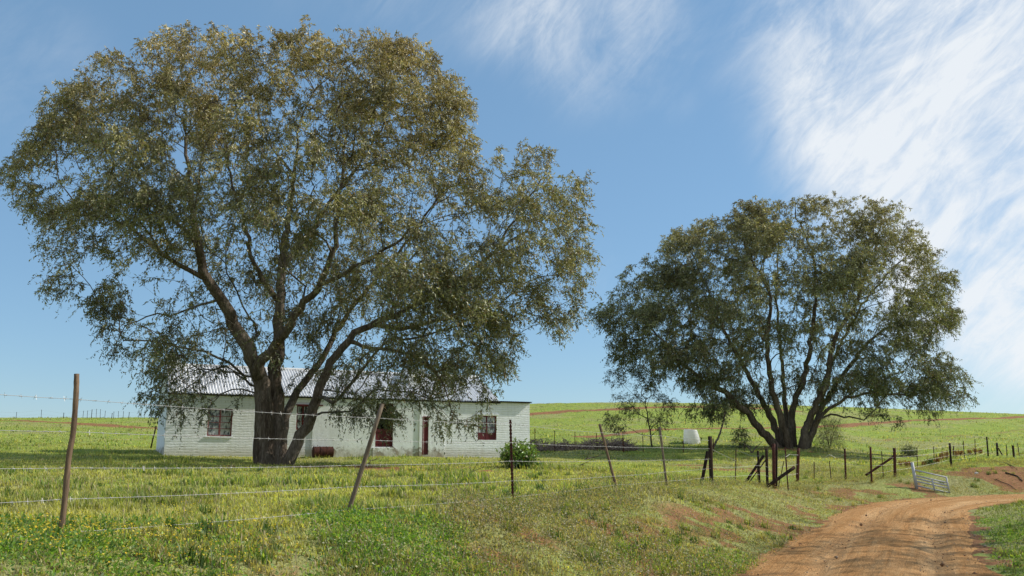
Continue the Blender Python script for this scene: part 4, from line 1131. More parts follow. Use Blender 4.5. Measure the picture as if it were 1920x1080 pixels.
# windows
def window(W, cols_, rows, mat, label=None, panel=0., b=.1):
    a0, a1, z0, z1 = W; t = .055
    mb = MB()
    def bar(x0, x1, y0, y1, d0=b, d1=b + .06): mb.box(H(x0, d0, y0), uh * (x1 - x0), wh * (d1 - d0), np.array([0, 0, y1 - y0]))
    bar(a0, a1, z0, z0 + t); bar(a0, a1, z1 - t, z1); bar(a0, a0 + t, z0 + t, z1 - t); bar(a1 - t, a1, z0 + t, z1 - t)
    w = mb.build('window', mat, house)
    if label: w['label'] = label
    mb = MB(); ia0, ia1, iz0, iz1 = a0 + t, a1 - t, z0 + t, z1 - t
    zp = iz0 + (iz1 - iz0) * panel
    for i in range(1, cols_):
        x = ia0 + (ia1 - ia0) * i / cols_; hw = .035 if (i == cols_ / 2) else .012
        bar(x - hw, x + hw, iz0, iz1, b + .005, b + .05)
    for j in range(1, rows):
        y = zp + (iz1 - zp) * j / rows
        for i in range(cols_):
            x0 = ia0 + (ia1 - ia0) * i / cols_; x1 = ia0 + (ia1 - ia0) * (i + 1) / cols_
            bar(x0 + .037 * (i > 0), x1 - .037 * (i < cols_ - 1), y - .013, y + .013, b + .008, b + .045)
    if panel:
        for i in range(cols_):
            x0 = ia0 + (ia1 - ia0) * i / cols_; x1 = ia0 + (ia1 - ia0) * (i + 1) / cols_
            bar(x0 + .037 * (i > 0), x1 - .037 * (i < cols_ - 1), iz0, zp + .02, b + .012, b + .045)
    mb.build('sash', mat, w, origin=A0)
    mb = MB(); mb.quad(H(ia0, b + .03, max(iz0, zp)), H(ia1, b + .03, max(iz0, zp)), H(ia1, b + .03, iz1), H(ia0, b + .03, iz1))
    mb.build('pane', M['glass'], w, origin=A0)
    return w
window(W1, 2, 4, M['redframe'], 'casement window with peeling faded red frame', b=.05)
window(W2, 2, 3, M['red'], 'dark red casement window with boarded lower panels', .26, b=.06)
window(W3, 2, 3, M['red'], 'red topped window half hidden behind the tree', b=.06)
mb = MB(); mb.box(H(W3[0] - .05, -.09, W3[3] - .02), uh * (W3[1] - W3[0] + .6), wh * .09, np.array([0, 0, .05])); mb.build('lintel', M['red'], house)
mb = MB(); mb.box(H(W2[0] - .1, -.06, W2[3] + .03), uh * (W2[1] - W2[0] + .2), wh * .06, np.array([0, 0, .05])); mb.build('drip_ledge', M['wall_plaster'], house)
mb = MB(); mb.box(H(W1[0] - .06, -.05, W1[2] - .05), uh * (W1[1] - W1[0] + .12), wh * .1, np.array([0, 0, .048])); mb.build('sill', M['wall_plaster'], house)
# stable door: lower leaf shut, upper leaf open on the dark room
mb = MB(); a0, a1, z0, z1 = D1; zm = fac(720, 804)[1]
nb = 5
for k_ in range(nb):
    x0 = a0 + .04 + (a1 - a0 - .08) * k_ / nb; x1 = a0 + .04 + (a1 - a0 - .08) * (k_ + 1) / nb - .008
    mb.box(H(x0, .06, z0 + .01), uh * (x1 - x0), wh * .04, np.array([0, 0, zm - z0 - .01]))
mb.box(H(a0 + .04, .04, z0 + .15), uh * (a1 - a0 - .08), wh * .02, np.array([0, 0, .1])); mb.box(H(a0 + .04, .04, zm - .14), uh * (a1 - a0 - .08), wh * .02, np.array([0, 0, .1]))
dr = mb.build('door', M['red'], house); dr['label'] = 'dark red stable door, lower half shut, upper half open'
mb = MB(); mb.box(H(a0, .03, z0), uh * .04, wh * .1, np.array([0, 0, z1 - z0])); mb.box(H(a1 - .04, .03, z0), uh * .04, wh * .1, np.array([0, 0, z1 - z0])); mb.box(H(a0 + .04, .03, z1 - .05), uh * (a1 - a0 - .08), wh * .1, np.array([0, 0, .05]))
mb.build('door_frame', M['red'], dr, origin=A0)
mb = MB(); mb.box(H(a0 - .12, -.13, -.3), uh * (a1 - a0 + .24), wh * .078, np.array([0, 0, z0 + .26])); mb.build('door_step', M['wall_plaster'], house)
# narrow dark red door further right
mb = MB(); a0, a1, z0, z1 = D2
mb.box(H(a0 + .012, -.02, z0 + .02), uh * (a1 - a0 - .024), wh * .04, np.array([0, 0, z1 - z0 - .06])); dr2 = mb.build('door', M['red'], house); dr2['label'] = 'narrow dark red door'
mb = MB(); mb.box(H(a0 - .07, -.085, z0), uh * .045, wh * .035, np.array([0, 0, z1 - z0])); mb.box(H(a0 - .07, -.085, z1), uh * (a1 - a0 + .12), wh * .06, np.array([0, 0, .05]))
mb.build('door_frame', M['redframe'], dr2, origin=A0)
# masonry pier beside it
mb = MB(); pa = fac(785, 820)[0]; mb.box(H(pa, -.10, -.4), uh * (a0 - .1 - pa), wh * .05, np.array([0, 0, EAV + .3])); mb.build('pier', M['wall_plaster'], house)

# fallen stones below the plaster
mb = MB()
# ------------------------------------------------------------------ rusted drum against the wall
dp = hit(600, 857); a0 = (dp - A0).dot(uh); dp = H(a0, -.62, 0); dp[2] = tz(dp[0], dp[1])
rd = .245; Ld = .86
drum = empty('oil_drum', dp, 'rusty brown steel drum lying on its side against the farmhouse wall', 'drum')
prof_ = [(0, .0), (0, rd), (.02, rd + .012), (.035, rd), (.27, rd), (.285, rd + .016), (.30, rd), (.56, rd), (.575, rd + .016), (.59, rd), (.825, rd), (.84, rd + .012), (Ld, rd), (Ld, .0)]
vs = []; nS = 28
for (t_, r_) in prof_:
    for k_ in range(nS):
        an = 2 * math.pi * k_ / nS
        vs.append(dp + uh * (t_ - Ld / 2) + wh * (r_ * math.cos(an)) + np.array([0, 0, r_ * math.sin(an) + rd - .02]))
fs = [(i * nS + k_, i * nS + (k_ + 1) % nS, (i + 1) * nS + (k_ + 1) % nS, (i + 1) * nS + k_) for i in range(len(prof_) - 1) for k_ in range(nS)]
mb = MB(); mb.add(vs, fs); mb.build('drum_body', M['barrel'], drum)
mb = MB(); q0 = dp + uh * (Ld / 2) + np.array([0, 0, rd + .1]); mb.tube([q0, q0 + uh * .02], .03, 10); mb.build('bung', M['rust'], drum)

# ------------------------------------------------------------------ white tank on the rise
tp = hit(1298, 831.5, 45); m_ = tp[1] / FPX
tank = empty('water_tank', tp, 'white ribbed plastic water tank standing on the grass rise', 'water tank')
mb = MB(); vs = []; prof_ = []
Hh = 24.5 * m_; Rb = 15.2 * m_; Rt = 12.0 * m_
N_ = 30
for i in range(N_):
    t_ = i / (N_ - 1)
    rr = Rb + (Rt - Rb) * max(0, (t_ - .25) / .75) ** 1.1 + .012 * math.sin(t_ * 9 * 2 * math.pi)
    prof_.append((t_ * Hh, rr))
prof_ = [(-.1, Rb)] + prof_ + [(Hh + .02, Rt * .93), (Hh + .03, Rt * .3), (Hh + .03, 0)]
nS = 36; tilt = np.array([-.05, 0, 0])
for (zz, rr) in prof_:
    for k_ in range(nS):
        an = 2 * math.pi * k_ / nS; vs.append(tp + np.array([math.cos(an) * rr - .10 * zz, math.sin(an) * rr, zz - .02 * math.cos(an)]))
fs = [(i * nS + k_, i * nS + (k_ + 1) % nS, (i + 1) * nS + (k_ + 1) % nS, (i + 1) * nS + k_) for i in range(len(prof_) - 1) for k_ in range(nS)]
mb.add(vs, fs); mb.build('tank_shell', M['tank'], tank, True)
mb = MB(); q0 = tp + np.array([Rb * .98, -.1, .38]); mb.tube([q0, q0 + np.array([.08, 0, -.02]), q0 + np.array([.02, -.05, -.2])], .035, 8); mb.build('outlet', M['hose'], tank)

tick('house')
# ---- fences
def post(parent, px0, py0, px1, py1, wpx, mat, n=9, name='fence_post', label=None, Y=None, mid=None, taper=1.0, sink=.12, jit=0.0):
    """(px0,py0) top, (px1,py1) foot as seen in the photo; stands on the terrain"""
    b = hit(px1, py1) if Y is None else at(px1, py1, Y)
    Yb = b[1]
    t = at(px0, py0, Yb)
    r = wpx * .5 * Yb / FPX
    pts = [b + (b - t) / np.linalg.norm(t - b) * sink, b]
    for (a, c_) in (mid or []): pts.append(at(a, c_, Yb))
    pts.append(t)
    pts = catmull(pts, 5) if len(pts) > 3 else np.array([pts[0] + (pts[-1] - pts[0]) * s_ for s_ in np.linspace(0, 1, 6)])
    if jit: pts[1:-1] += rng.normal(0, jit, (len(pts) - 2, 3)) * np.array([1, 1, 0])
    rr = np.linspace(r, r * taper, len(pts)) * rng.uniform(.94, 1.06, len(pts))
    mb = MB(); ph = rng.uniform(0, 6)
    mb.tube(pts, rr, n, True, 0, lambda k_, a: 1 + .06 * math.sin(3 * a + ph))
    o = mb.build(name, mat, parent, n > 6)
    if label: o['label'] = label
    return o, b, t
def wire_path(P, sag=0.0, step=.25):
    out = []
    for a, b in zip(P[:-1], P[1:]):
        a = np.array(a); b = np.array(b); L_ = np.linalg.norm(b - a); n = max(2, int(L_ / step))
        for t_ in np.linspace(0, 1, n, endpoint=False):
            p = a + (b - a) * t_; p[2] -= sag * L_ * 4 * t_ * (1 - t_); out.append(p)
    out.append(np.array(P[-1])); return np.array(out)
def barbed(parent, P, r=.0032, barb=.13, barbs=True, sag=.004, name='barbed_wire', mat='wire', bl=.022):
    W = wire_path(P, sag, .25)
    L_ = np.concatenate([[0], np.cumsum(np.linalg.norm(np.diff(W, axis=0), axis=1))])
    mb = MB(); mb.tube(W, r, 4, True)
    if barbs:
        s_ = rng.uniform(0, barb)
        while s_ < L_[-1]:
            p = np.array([np.interp(s_, L_, W[:, k_]) for k_ in range(3)])
            i = min(len(W) - 2, int(np.searchsorted(L_, s_))); d = W[i + 1] - W[max(0, i - 1)]; d /= np.linalg.norm(d) + 1e-9
            for k_ in range(2):
                v_ = rng.normal(0, 1, 3); v_ -= d * v_.dot(d); v_ /= np.linalg.norm(v_)
                q = p + d * (k_ * .012 - .006)
                mb.tube([q - v_ * bl, q + v_ * bl], r * .62, 3)
            mb.tube([p - d * .012, p + d * .012], r * 1.9, 4)
            s_ += barb * rng.uniform(.93, 1.07)
    return mb.build(name, M[mat], parent)

# near barbed wire fence: a straight line from the first pole to the corner post
f0 = at(113, 1006, 7.2); f1 = hit(1334, 908, 18, 40); print('corner post at', f1)
def onf(px, py):
    r = ray(px, py); sl = (f1[0] - f0[0]) / (f1[1] - f0[1])
    k_ = r[0] / r[1]
    return at(px, py, (f0[0] - sl * f0[1]) / (k_ - sl))
nf = empty('barbed_wire_fence', (f0[0], f0[1], tz(f0[0], f0[1])), 'long five strand barbed wire fence running beside the near field edge', 'fence')
def npost(px0, py0, px1, py1, wpx, mat, label, mid=None, n=10, taper=1., jit=0):
    Y = onf(px1, py1)[1]
    b = at(px1, py1, Y); gz_ = tz(b[0], b[1]); print('near post', px1, 'Y', round(Y, 2), 'foot', round(b[2], 2), 'ground', round(gz_, 2))
    return post(nf, px0, py0, px1, py1, wpx, mat, n, 'fence_post', label, Y, mid, taper, max(.12, b[2] - gz_ + .1), jit)
npost(143.5, 701, 113, 1006, 10.5, M['pole'], 'crooked bare wooden pole', [(121, 939), (128.6, 858), (137, 810), (142, 745)], 12, .9)
npost(717, 757, 649, 973, 8.6, M['pole_pale'], 'smooth wooden pole leaning to the right', None, 12, .95)
# rusted iron standard with toothed edge
Y3p = onf(962, 947)[1]; b_ = at(962, 947, Y3p); t_ = at(957, 787, Y3p)
mb = MB(); ax = (t_ - b_); Ln = np.linalg.norm(ax); ax /= Ln
ex = np.array([1., 0, 0]); ey = np.cross(ax, ex)
for an in (R(200), R(320), R(80)):
    dv = ex * math.cos(an) + ey * math.sin(an); nv = np.cross(ax, dv)
    if an == R(320) or an == R(200):
        k_ = 0; z_ = -.1
        while z_ < Ln:
            wd = .024 if k_ % 2 == 0 else .017
            l_ = min(.028, Ln - z_)
            mb.box(b_ + ax * z_ - nv * .0025, dv * wd, nv * .005, ax * l_); z_ += .028; k_ += 1
    else: mb.box(b_ - ax * .1 - nv * .0025, dv * .025, nv * .005, ax * (Ln + .1))
o = mb.build('fence_post', M['rust'], nf); o['label'] = 'rusted iron standard with notched edge'
npost(1124, 795, 1157, 920, 4.6, M['pole'], 'thin dark pole leaning left', None, 9)
npost(1237, 800, 1250, 908, 4.2, M['pole_pale'], 'thin grey pole leaning slightly left', None, 9)
npost(1331, 818, 1334, 908, 7.6, M['pole_dark'], 'thick black corner post', None, 12)
post(nf, 1327, 846, 1315, 908, 6.6, M['pole_dark'], 9, 'brace', None, f1[1] + .15)
# post out of frame carrying the strands on
nl_ = [(-330, 745), (-330, 1120)]
npost(-330, 640, -345, 1120, 12, M['pole'], None, None, 10)
strands = [
 [(-335, 716), (0, 740), (140, 748.5), (709, 784), (957.5, 794.5), (1128, 811.5), (1238, 817), (1332, 826)],
 [(-335, 803), (0, 807), (136.5, 809.5), (696, 825.5), (958, 829.5), (1136, 837), (1241, 839), (1332, 841)],
 [(-335, 890), (0, 879), (129, 877.5), (678, 872), (959.5, 864.5), (1142, 864), (1245, 862.5), (1333, 860.5)],
 [(-335, 975), (0, 943), (122, 936), (665, 912.5), (960.5, 901.5), (1149, 893), (1248, 885), (1333, 878)],
 [(-335, 1075), (0, 1011), (114, 999), (653, 956), (962, 931.5), (1154, 909), (1250, 902), (1334, 894)]]
for i, s_ in enumerate(strands):
    barbed(nf, [onf(a, b) for a, b in s_], .0019, .13, True, .0035)
# light fencing droppers hanging on the lower wires
for (x0, y0, x1, y1) in [(460, 968, 462, 1005)]: pass

# gateway cluster and roadside fence
gw = hit(1452, 917); rfn = empty('roadside_fence', hit(1585, 901), 'straggling wire fence of rusted iron posts and thin droppers along the road bend', 'fence')
gate_posts = empty('gateway_posts', gw, 'cluster of heavy dark posts and leaning braces at the old gateway', 'gateway')
gp = gate_posts
YG = gw[1]; print('gateway depth', YG)
post(gp, 1450.5, 832, 1451.5, 916, 6.0, M['rust'], 10, 'gate_post', 'thick rust brown double post', YG)
post(gp, 1456, 830, 1455.5, 915, 4.6, M['pole_dark'], 9, 'gate_post', None, YG + .1)
post(gp, 1437, 841, 1439, 912, 5.4, M['pole_dark'], 9, 'gate_post', None, YG + .5)
post(gp, 1421, 845, 1424.5, 911, 4.4, M['pole_dark'], 9, 'gate_post', None, YG + .8)
post(gp, 1432, 854, 1395, 909, 5.0, M['pole_dark'], 8, 'brace', None, YG + .55)
post(gp, 1436, 862, 1402, 908, 2.2, M['rust_dropper'], 6, 'brace', None, YG + .7)
post(gp, 1490, 876, 1443, 909, 6.2, M['pole_dark'], 9, 'brace', 'thick pole fallen against the double post', YG - .2)
post(gp, 1472, 838, 1477.5, 913, 2.6, M['rust'], 6, 'dropper', None, YG + .2)
post(gp, 1470, 864, 1461, 906, 1.5, M['rust_dropper'], 6, 'dropper', None, YG + .4)
post(gp, 1497, 840, 1495, 905, 5.8, M['rust'], 9, 'gate_post', None, None)
post(gp, 1380, 842, 1379, 908, 2.0, M['rust_dropper'], 6, 'dropper', None, YG + 1.2)
post(gp, 1420, 868, 1420, 908, 1.3, M['rust_dropper'], 6, 'dropper', None, YG + 1)
def slack(parent, pts, Y0, Y1, r=.0045, name='slack_wire'):
    P = [at(a, b, Y0 + (Y1 - Y0) * i / (len(pts) - 1)) for i, (a, b) in enumerate(pts)]
    mb = MB(); mb.tube(catmull(P, 6), r, 4); return mb.build(name, M['wire'], parent)
Yc = f1[1]
slack(gp, [(1334, 842), (1350, 850), (1365, 857), (1380, 864)], Yc, YG + 1.2)
slack(gp, [(1380, 844), (1392, 848), (1410, 855), (1424, 855), (1439, 858)], YG + 1.2, YG + .5)
slack(gp, [(1438, 858), (1445, 861), (1452, 862), (1459, 859), (1466, 856), (1473, 853)], YG + .5, YG)
slack(gp, [(1473, 857), (1481, 852), (1487, 853), (1497, 853)], YG, YG + 1.5)
for yy in (873, 890):
    slack(gp, [(1334, yy + 3), (1380, yy + 3), (1424, yy), (1452, yy + 4), (1496, yy - 2)], Yc, YG + 1.6, .0026)

RP = []
def rpost(*a, **k_):
    o, b, t_ = post(rfn, *a, **k_); RP.append((b, t_)); return o
Yr = None
rpost(1584, 841, 1586, 901, 3.6, M['rust'], 8)
rpost(1526.5, 866, 1526.5, 901, 1.6, M['rust_dropper'], 6, 'dropper')
rpost(1555, 864, 1558.7, 902, 1.6, M['rust_dropper'], 6, 'dropper')
rpost(1632, 838, 1634.6, 908, 3.8, M['rust'], 8)
YB2 = hit(1678, 896)[1]
rpost(1677, 840, 1678.5, 896, 5.4, M['rust'], 9, 'fence_post', 'stout rusted post with slanting brace')
rpost(1675.7, 856, 1628, 888, 4.2, M['rust'], 8, 'brace', None, YB2)
rpost(1653, 846, 1657, 904, 1.5, M['rust_dropper'], 6, 'dropper', None, YB2)
rpost(1719, 839, 1720.5, 880, 1.5, M['rust_dropper'], 6, 'dropper')
rpost(1750.5, 837, 1752, 870, 1.5, M['rust_dropper'], 6, 'dropper')
rpost(1780.6, 831, 1784, 877, 4.0, M['pole_dark'], 8)
rpost(1788, 836, 1787, 858, 2.0, M['rust_dropper'], 6, 'dropper')
rpost(1806, 827, 1808.5, 860, 1.5, M['rust_dropper'], 6, 'dropper')
rpost(1828, 823.5, 1829, 853, 1.4, M['rust_dropper'], 6, 'dropper')
rpost(1850, 819, 1853, 856, 2.8, M['pole_dark'], 8)
YR = hit(1853, 857)[1]; print('right fence depths', hit(1784, 877)[1], YR, hit(1634.6, 908)[1], hit(1586, 901)[1], YB2)
rpost(1869, 830, 1871, 862, 3.8, M['pole_dark'], 8, 'fence_post', None, YR + 1)
rpost(1872, 840, 1881.5, 858, 2.2, M['pole_dark'], 8, 'brace', None, YR + 1)
rpost(1886.6, 833, 1888.6, 864, 1.4, M['rust_dropper'], 6, 'dropper', None, YR)
rpost(1899, 835, 1902, 866, 3.8, M['pole_dark'], 8, 'fence_post', None, YR - 1)
rpost(1908, 831, 1912, 860, 1.4, M['rust_dropper'], 6, 'dropper', None, YR)
rpost(1945, 836, 1948, 872, 3.8, M['pole_dark'], 8, 'fence_post', None, YR - 2)
def rw(pts, r=.0024):
    P = [at(a, b, Y) for a, b, Y in pts]
    mb = MB(); mb.tube(wire_path(P, .006, .6), r, 4); mb.build('fence_wire', M['wire'], rfn)
y1_, y2_, y3_, y4_, y5_ = hit(1586, 901)[1], hit(1634.6, 908)[1], YB2, hit(1784, 877)[1], YR
for k_, (a, b, c_, d_, e_, f_) in enumerate([(846, 843, 846, 836, 826, 840), (858, 857, 858, 845, 834, 847), (870, 873, 870, 854, 842, 853), (882, 888, 882, 862, 848, 858)]):
    rw([(1584, a, y1_), (1633, b, y2_), (1677, c_, y3_), (1781, d_, y4_), (1851, e_, y5_), (1901, f_, YR - 1), (1946, f_ + 4, YR - 2)])
slack(rfn, [(1538, 867), (1554, 853), (1566, 858), (1576, 856), (1584, 851)], y1_ - .3, y1_, .005)

# far fence crossing behind the brush pile
ff = empty('field_fence', hit(1168, 842, 45), 'low rusty wire fence crossing behind the young tree', 'fence')
FT = []
for (x0, y0, x1, y1, w_) in [(1003, 803, 1003, 832, 1.8), (1040, 807, 1040, 832, 1.4), (1078, 809, 1078, 838, 1.5), (1118, 812, 1120, 842, 1.4), (1168, 820, 1169, 850, 2.6), (1205, 816, 1206, 846, 1.4), (1281, 826, 1281, 862, 1.8), (1337, 822, 1338, 845, 2.0), (1395, 830, 1396, 850, 1.4)]:
    Yq = 51.0
    o, b, t_ = post(ff, x0, y0, x1, y1, w_, M['rust'] if w_ > 1.7 else M['rust_dropper'], 6, 'fence_post' if w_ > 1.7 else 'dropper', None, Yq, None, 1, .6)
    FT.append((b, t_))
for u_ in (.92, .6, .3):
    mb = MB(); mb.tube(wire_path([b + (t_ - b) * u_ for b, t_ in FT], .004, 1.), .003, 3); mb.build('fence_wire', M['wire'], ff)

# skyline fence on the left hill
sf = empty('skyline_fence', hit(180, 787, 60), 'faint row of thin fence posts on the skyline left of the farmhouse', 'fence')
SP = []
for i, px in enumerate([-60, -10, 30, 77, 119, 141, 155, 163, 171, 180, 187.5, 196, 209, 213, 221.5, 230.5, 241, 260, 264, 270.5, 281, 291, 310, 340, 370, 400]):
    Yq = 122.
    g_ = at(px, 786, Yq); zg = tz(g_[0], g_[1]); tp_ = np.array([g_[0] + rng.normal(0, .04), g_[1], zg + rng.uniform(.8, 1.35)]); bp_ = np.array([g_[0], g_[1], zg - .3])
    mb = MB(); mb.tube([bp_, (bp_ + tp_) / 2, tp_], .04 if i % 4 == 0 else .028, 5); mb.build('fence_post', M['pole_dark'], sf); SP.append(tp_ - np.array([0, 0, .1]))
for u_ in (0, .5):
    mb = MB(); mb.tube(wire_path([p - np.array([0, 0, u_]) for p in SP], .002, 2.), .006, 3); mb.build('fence_wire', M['wire'], sf)
# leaning pole at the farmhouse's left corner
pe = hit(283, 840, 30); mb = MB(); t_ = at(293, 799, pe[1]); mb.tube([pe - (t_ - pe) * .1, (pe + t_) / 2 + rng.normal(0, .01, 3), t_], .035, 8)
tag(mb.build('leaning_pole', M['pole_dark'], None, True, origin=pe), 'dark pole leaning beside the left end of the farmhouse', 'pole')

# ------------------------------------------------------------------ silver farm gate lying on the bank
ga = hit(1717, 917); Yg = ga[1]; print('gate depth', Yg)
gate = empty('farm_gate', ga, 'silver tubular farm gate leaning on the bank above the road bend', 'gate')
def gp_(px, py): return at(px, py, Yg - .35 * (px - 1712) / 70)
def bar(name, pts, r):
    mb = MB(); mb.tube([gp_(a, b) for a, b in pts], r, 8); return mb.build(name, M['galv'], gate, True)
bar('hanging_stile', [(1710, 867), (1719, 918)], .055)
bar('end_stile', [(1774, 894), (1781, 927)], .028)
bar('middle_stile', [(1748, 899), (1753, 922)], .028)
bar('inner_stile', [(1714.5, 882), (1721, 919)], .026)
for (a, b) in [((1714, 881), (1774.5, 895)), ((1717, 891.5), (1775.5, 905)), ((1718, 897), (1776.5, 910)), ((1718.5, 902.5), (1778, 915.5)), ((1721, 911), (1780, 924))]:
    bar('rail', [a, b], .024)

# ------------------------------------------------------------------ brush pile, fallen wood, stones, roots
def twigpile(name, x0, x1, ytop, ybot, Y, n, label, cat, mat, r=.012, depth=1.2):
    a = at(x0, ybot, Y); b = at(x1, ybot, Y)
    c0 = (a + b) / 2; c0[2] = tz(c0[0], c0[1])
    root = empty(name, c0, label, cat)
    Hm = (ybot - ytop) * Y / FPX; mb = MB()
    for k_ in range(n):
        u = rng.random(); p = a + (b - a) * u; p[1] += rng.uniform(-.5, .5) * depth; p[0] += rng.normal(0, .1)
        g_ = tz(p[0], p[1]); hv = Hm * (.55 + .3 * math.sin(u * 9 + 1) + .25 * math.sin(u * 23) + .35 * rng.random())
        s0 = np.array([p[0], p[1], g_ + rng.uniform(-.05, .8) * hv])
        d = rng.normal(0, 1, 3) * np.array([1, .7, .55]); d /= np.linalg.norm(d); l = rng.uniform(.25, .75)
        e = s0 + d * l
        e[2] = max(e[2], g_ + .02)
        if e[2] - g_ > Hm * 1.1: e[2] = g_ + Hm * 1.1
        mb.tube([s0, (s0 + e) / 2 + rng.normal(0, .05, 3), e], [r * rng.uniform(.6, 1.4), r * .8, r * .4], 3)
    mb.build('branches', M[mat], root)
    return root
twigpile('brush_pile', 985, 1190, 822, 842, 52.5, 1500, 'long low heap of dry brown brushwood right of the farmhouse', 'brush pile', 'brush', .019)
def branch(name, pts, Y, r, label, cat='branch', mat='dead', forks=2):
    P = np.array([at(a, b, Y + d_) for a, b, d_ in pts]); c0 = P[0].copy()
    mb = MB(); Q = catmull(P, 6); Q[1:-1] += rng.normal(0, .012, (len(Q) - 2, 3))
    mb.tube(Q, np.linspace(r, r * .35, len(Q)), 7)
    for k_ in range(forks):
        i = rng.integers(len(Q) // 3, len(Q) - 1); d = Q[i] - Q[i - 1]; d /= np.linalg.norm(d); d = d + rng.normal(0, .6, 3); d /= np.linalg.norm(d)
        l = rng.uniform(.3, .7)
        mb.tube([Q[i], Q[i] + d * l * .5, Q[i] + d * l + np.array([0, 0, .03])], [r * .5, r * .35, r * .15], 5)
    return tag(mb.build(name, M[mat], None, True, origin=c0), label, cat)
Yd = hit(1337, 843, 40)[1]
branch('dead_branch', [(1337, 838, 0), (1347, 820, 0), (1355, 795, .1), (1359, 770, .2), (1366, 745, .3)], Yd, .07, 'bare broken branch hanging down left of the many stemmed gum', forks=3)
Ye = hit(1409, 850, 30)[1]
branch('dead_branch', [(1409, 848, 0), (1404, 840, 0), (1397, 832, 0)], Ye, .05, 'short forked dead stick left of the double post', forks=2)
branch('dead_branch', [(1409, 850, 0), (1415, 841, 0), (1419, 835, 0)], Ye, .05, 'short dead stick leaning right, left of the double post', forks=1)
Yf = hit(1090, 874, 20)[1]
branch('dead_branch', [(1086, 873.5, 0), (1092, 871, 0), (1097, 876, -.1)], Yf, .03, 'small broken dead branch lying on the grass', forks=4)
Yh = hit(1105, 863, 20)[1]
branch('dead_branch', [(1092, 864, 0), (1104, 859, .2), (1116, 857, .3)], Yh, .05, 'grey dead branch in the edge of the tree shade', forks=4)
Yi = hit(868, 890, 15)[1]
branch('dead_branch', [(850, 889, 0), (870, 888, .1), (890, 884, .2)], Yi, .02, 'thin dead branch lying on grass below the right window', forks=4)
Yj = hit(700, 880, 15)[1]
branch('dead_branch', [(684, 876, 0), (692, 868, 0), (700, 861, .1)], Yj, .02, 'dry twig standing beside the leaning pole', forks=4)
def roots(name, pts, r, label):
    P = [hit(a, b) + np.array([0, 0, .03]) for a, b in pts]; c0 = P[0]
    mb = MB(); Q = catmull(P, 5); mb.tube(Q, np.linspace(r, r * .6, len(Q)), 6); return tag(mb.build(name, M['hose'], None, True, origin=c0), label, 'root')
roots('exposed_root', [(1862, 866), (1880, 868), (1894, 873), (1907, 882)], .022, 'dark root along the top of the red earth bank')
roots('exposed_root', [(1886, 888), (1897, 892), (1908, 897), (1917, 904)], .03, 'thick dark root halfway down the red earth bank')
roots('exposed_root', [(1866, 900), (1880, 908), (1893, 913), (1905, 921)], .016, 'thin dark root near the foot of the red earth bank')
sp_ = hit(1831, 890); mb = MB(); vs = []
for i in range(5):
    for k_ in range(8):
        th = math.pi * i / 4; an = 2 * math.pi * k_ / 8; q = rng.uniform(.8, 1.2)
        vs.append(sp_ + np.array([.09 * math.sin(th) * math.cos(an) * q, .07 * math.sin(th) * math.sin(an) * q, .03 + .05 * math.cos(th)]))
mb.add(vs, [(i * 8 + k_, (i + 1) * 8 + k_, (i + 1) * 8 + (k_ + 1) % 8, i * 8 + (k_ + 1) % 8) for i in range(4) for k_ in range(8)])
tag(mb.build('pale_stone', M['stone'], None, False, origin=sp_), 'single white stone on the red earth bank', 'stone')

tick('fences')
# ---- sky and sun
ALPHA, ELEV = 15.0, 38.0
sun_dir = Vector((math.cos(R(ALPHA)) * math.cos(R(ELEV)), math.sin(R(ALPHA)) * math.cos(R(ELEV)), math.sin(R(ELEV))))
sl = bpy.data.lights.new('sun', 'SUN'); sl.energy = 5.0; sl.angle = R(.53); sl.color = (1.0, .95, .86)
so = bpy.data.objects.new('sun', sl); COL.objects.link(so)
so.rotation_euler = (-sun_dir).to_track_quat('-Z', 'Y').to_euler(); so.location = (60, 40, 60)
w = bpy.data.worlds.new('World'); scn.world = w; w.use_nodes = True
nt = w.node_tree; nt.nodes.clear()
def N(t_, **k_):
    n_ = nt.nodes.new(t_)
    for a, b in k_.items(): setattr(n_, a, b)
    return n_
out = N('ShaderNodeOutputWorld'); sky = N('ShaderNodeTexSky'); sky.sky_type = 'NISHITA'; sky.sun_disc = False
sky.sun_elevation = R(ELEV); sky.sun_rotation = R(90 - ALPHA); sky.altitude = 200; sky.air_density = 1.0; sky.dust_density = .25; sky.ozone_density = 2.2
tint = N('ShaderNodeMix', data_type='RGBA', blend_type='MULTIPLY'); tint.inputs[0].default_value = 1; tint.inputs[7].default_value = (.90, .98, 1.0, 1)
nt.links.new(sky.outputs[0], tint.inputs[6])
bg = N('ShaderNodeBackground'); bg.inputs['Strength'].default_value = .125; haze = N('ShaderNodeMix', data_type='RGBA'); haze.inputs[0].default_value = .45; haze.inputs[7].default_value = (2.0, 3.8, 5.9, 1)
nt.links.new(tint.outputs[2], haze.inputs[6]); nt.links.new(haze.outputs[2], bg.inputs['Color'])
cl = N('ShaderNodeBackground'); cl.inputs['Color'].default_value = (.92, .96, 1.0, 1); cl.inputs['Strength'].default_value = .95
tc = N('ShaderNodeTexCoord'); dirv = tc.outputs['Generated']
def Mth(op, a, b=0.):
    n_ = N('ShaderNodeMath', operation=op)
    for s_, v_ in ((n_.inputs[0], a), (n_.inputs[1], b)):
        if isinstance(v_, (int, float)): s_.default_value = v_
        else: nt.links.new(v_, s_)
    return n_.outputs[0]
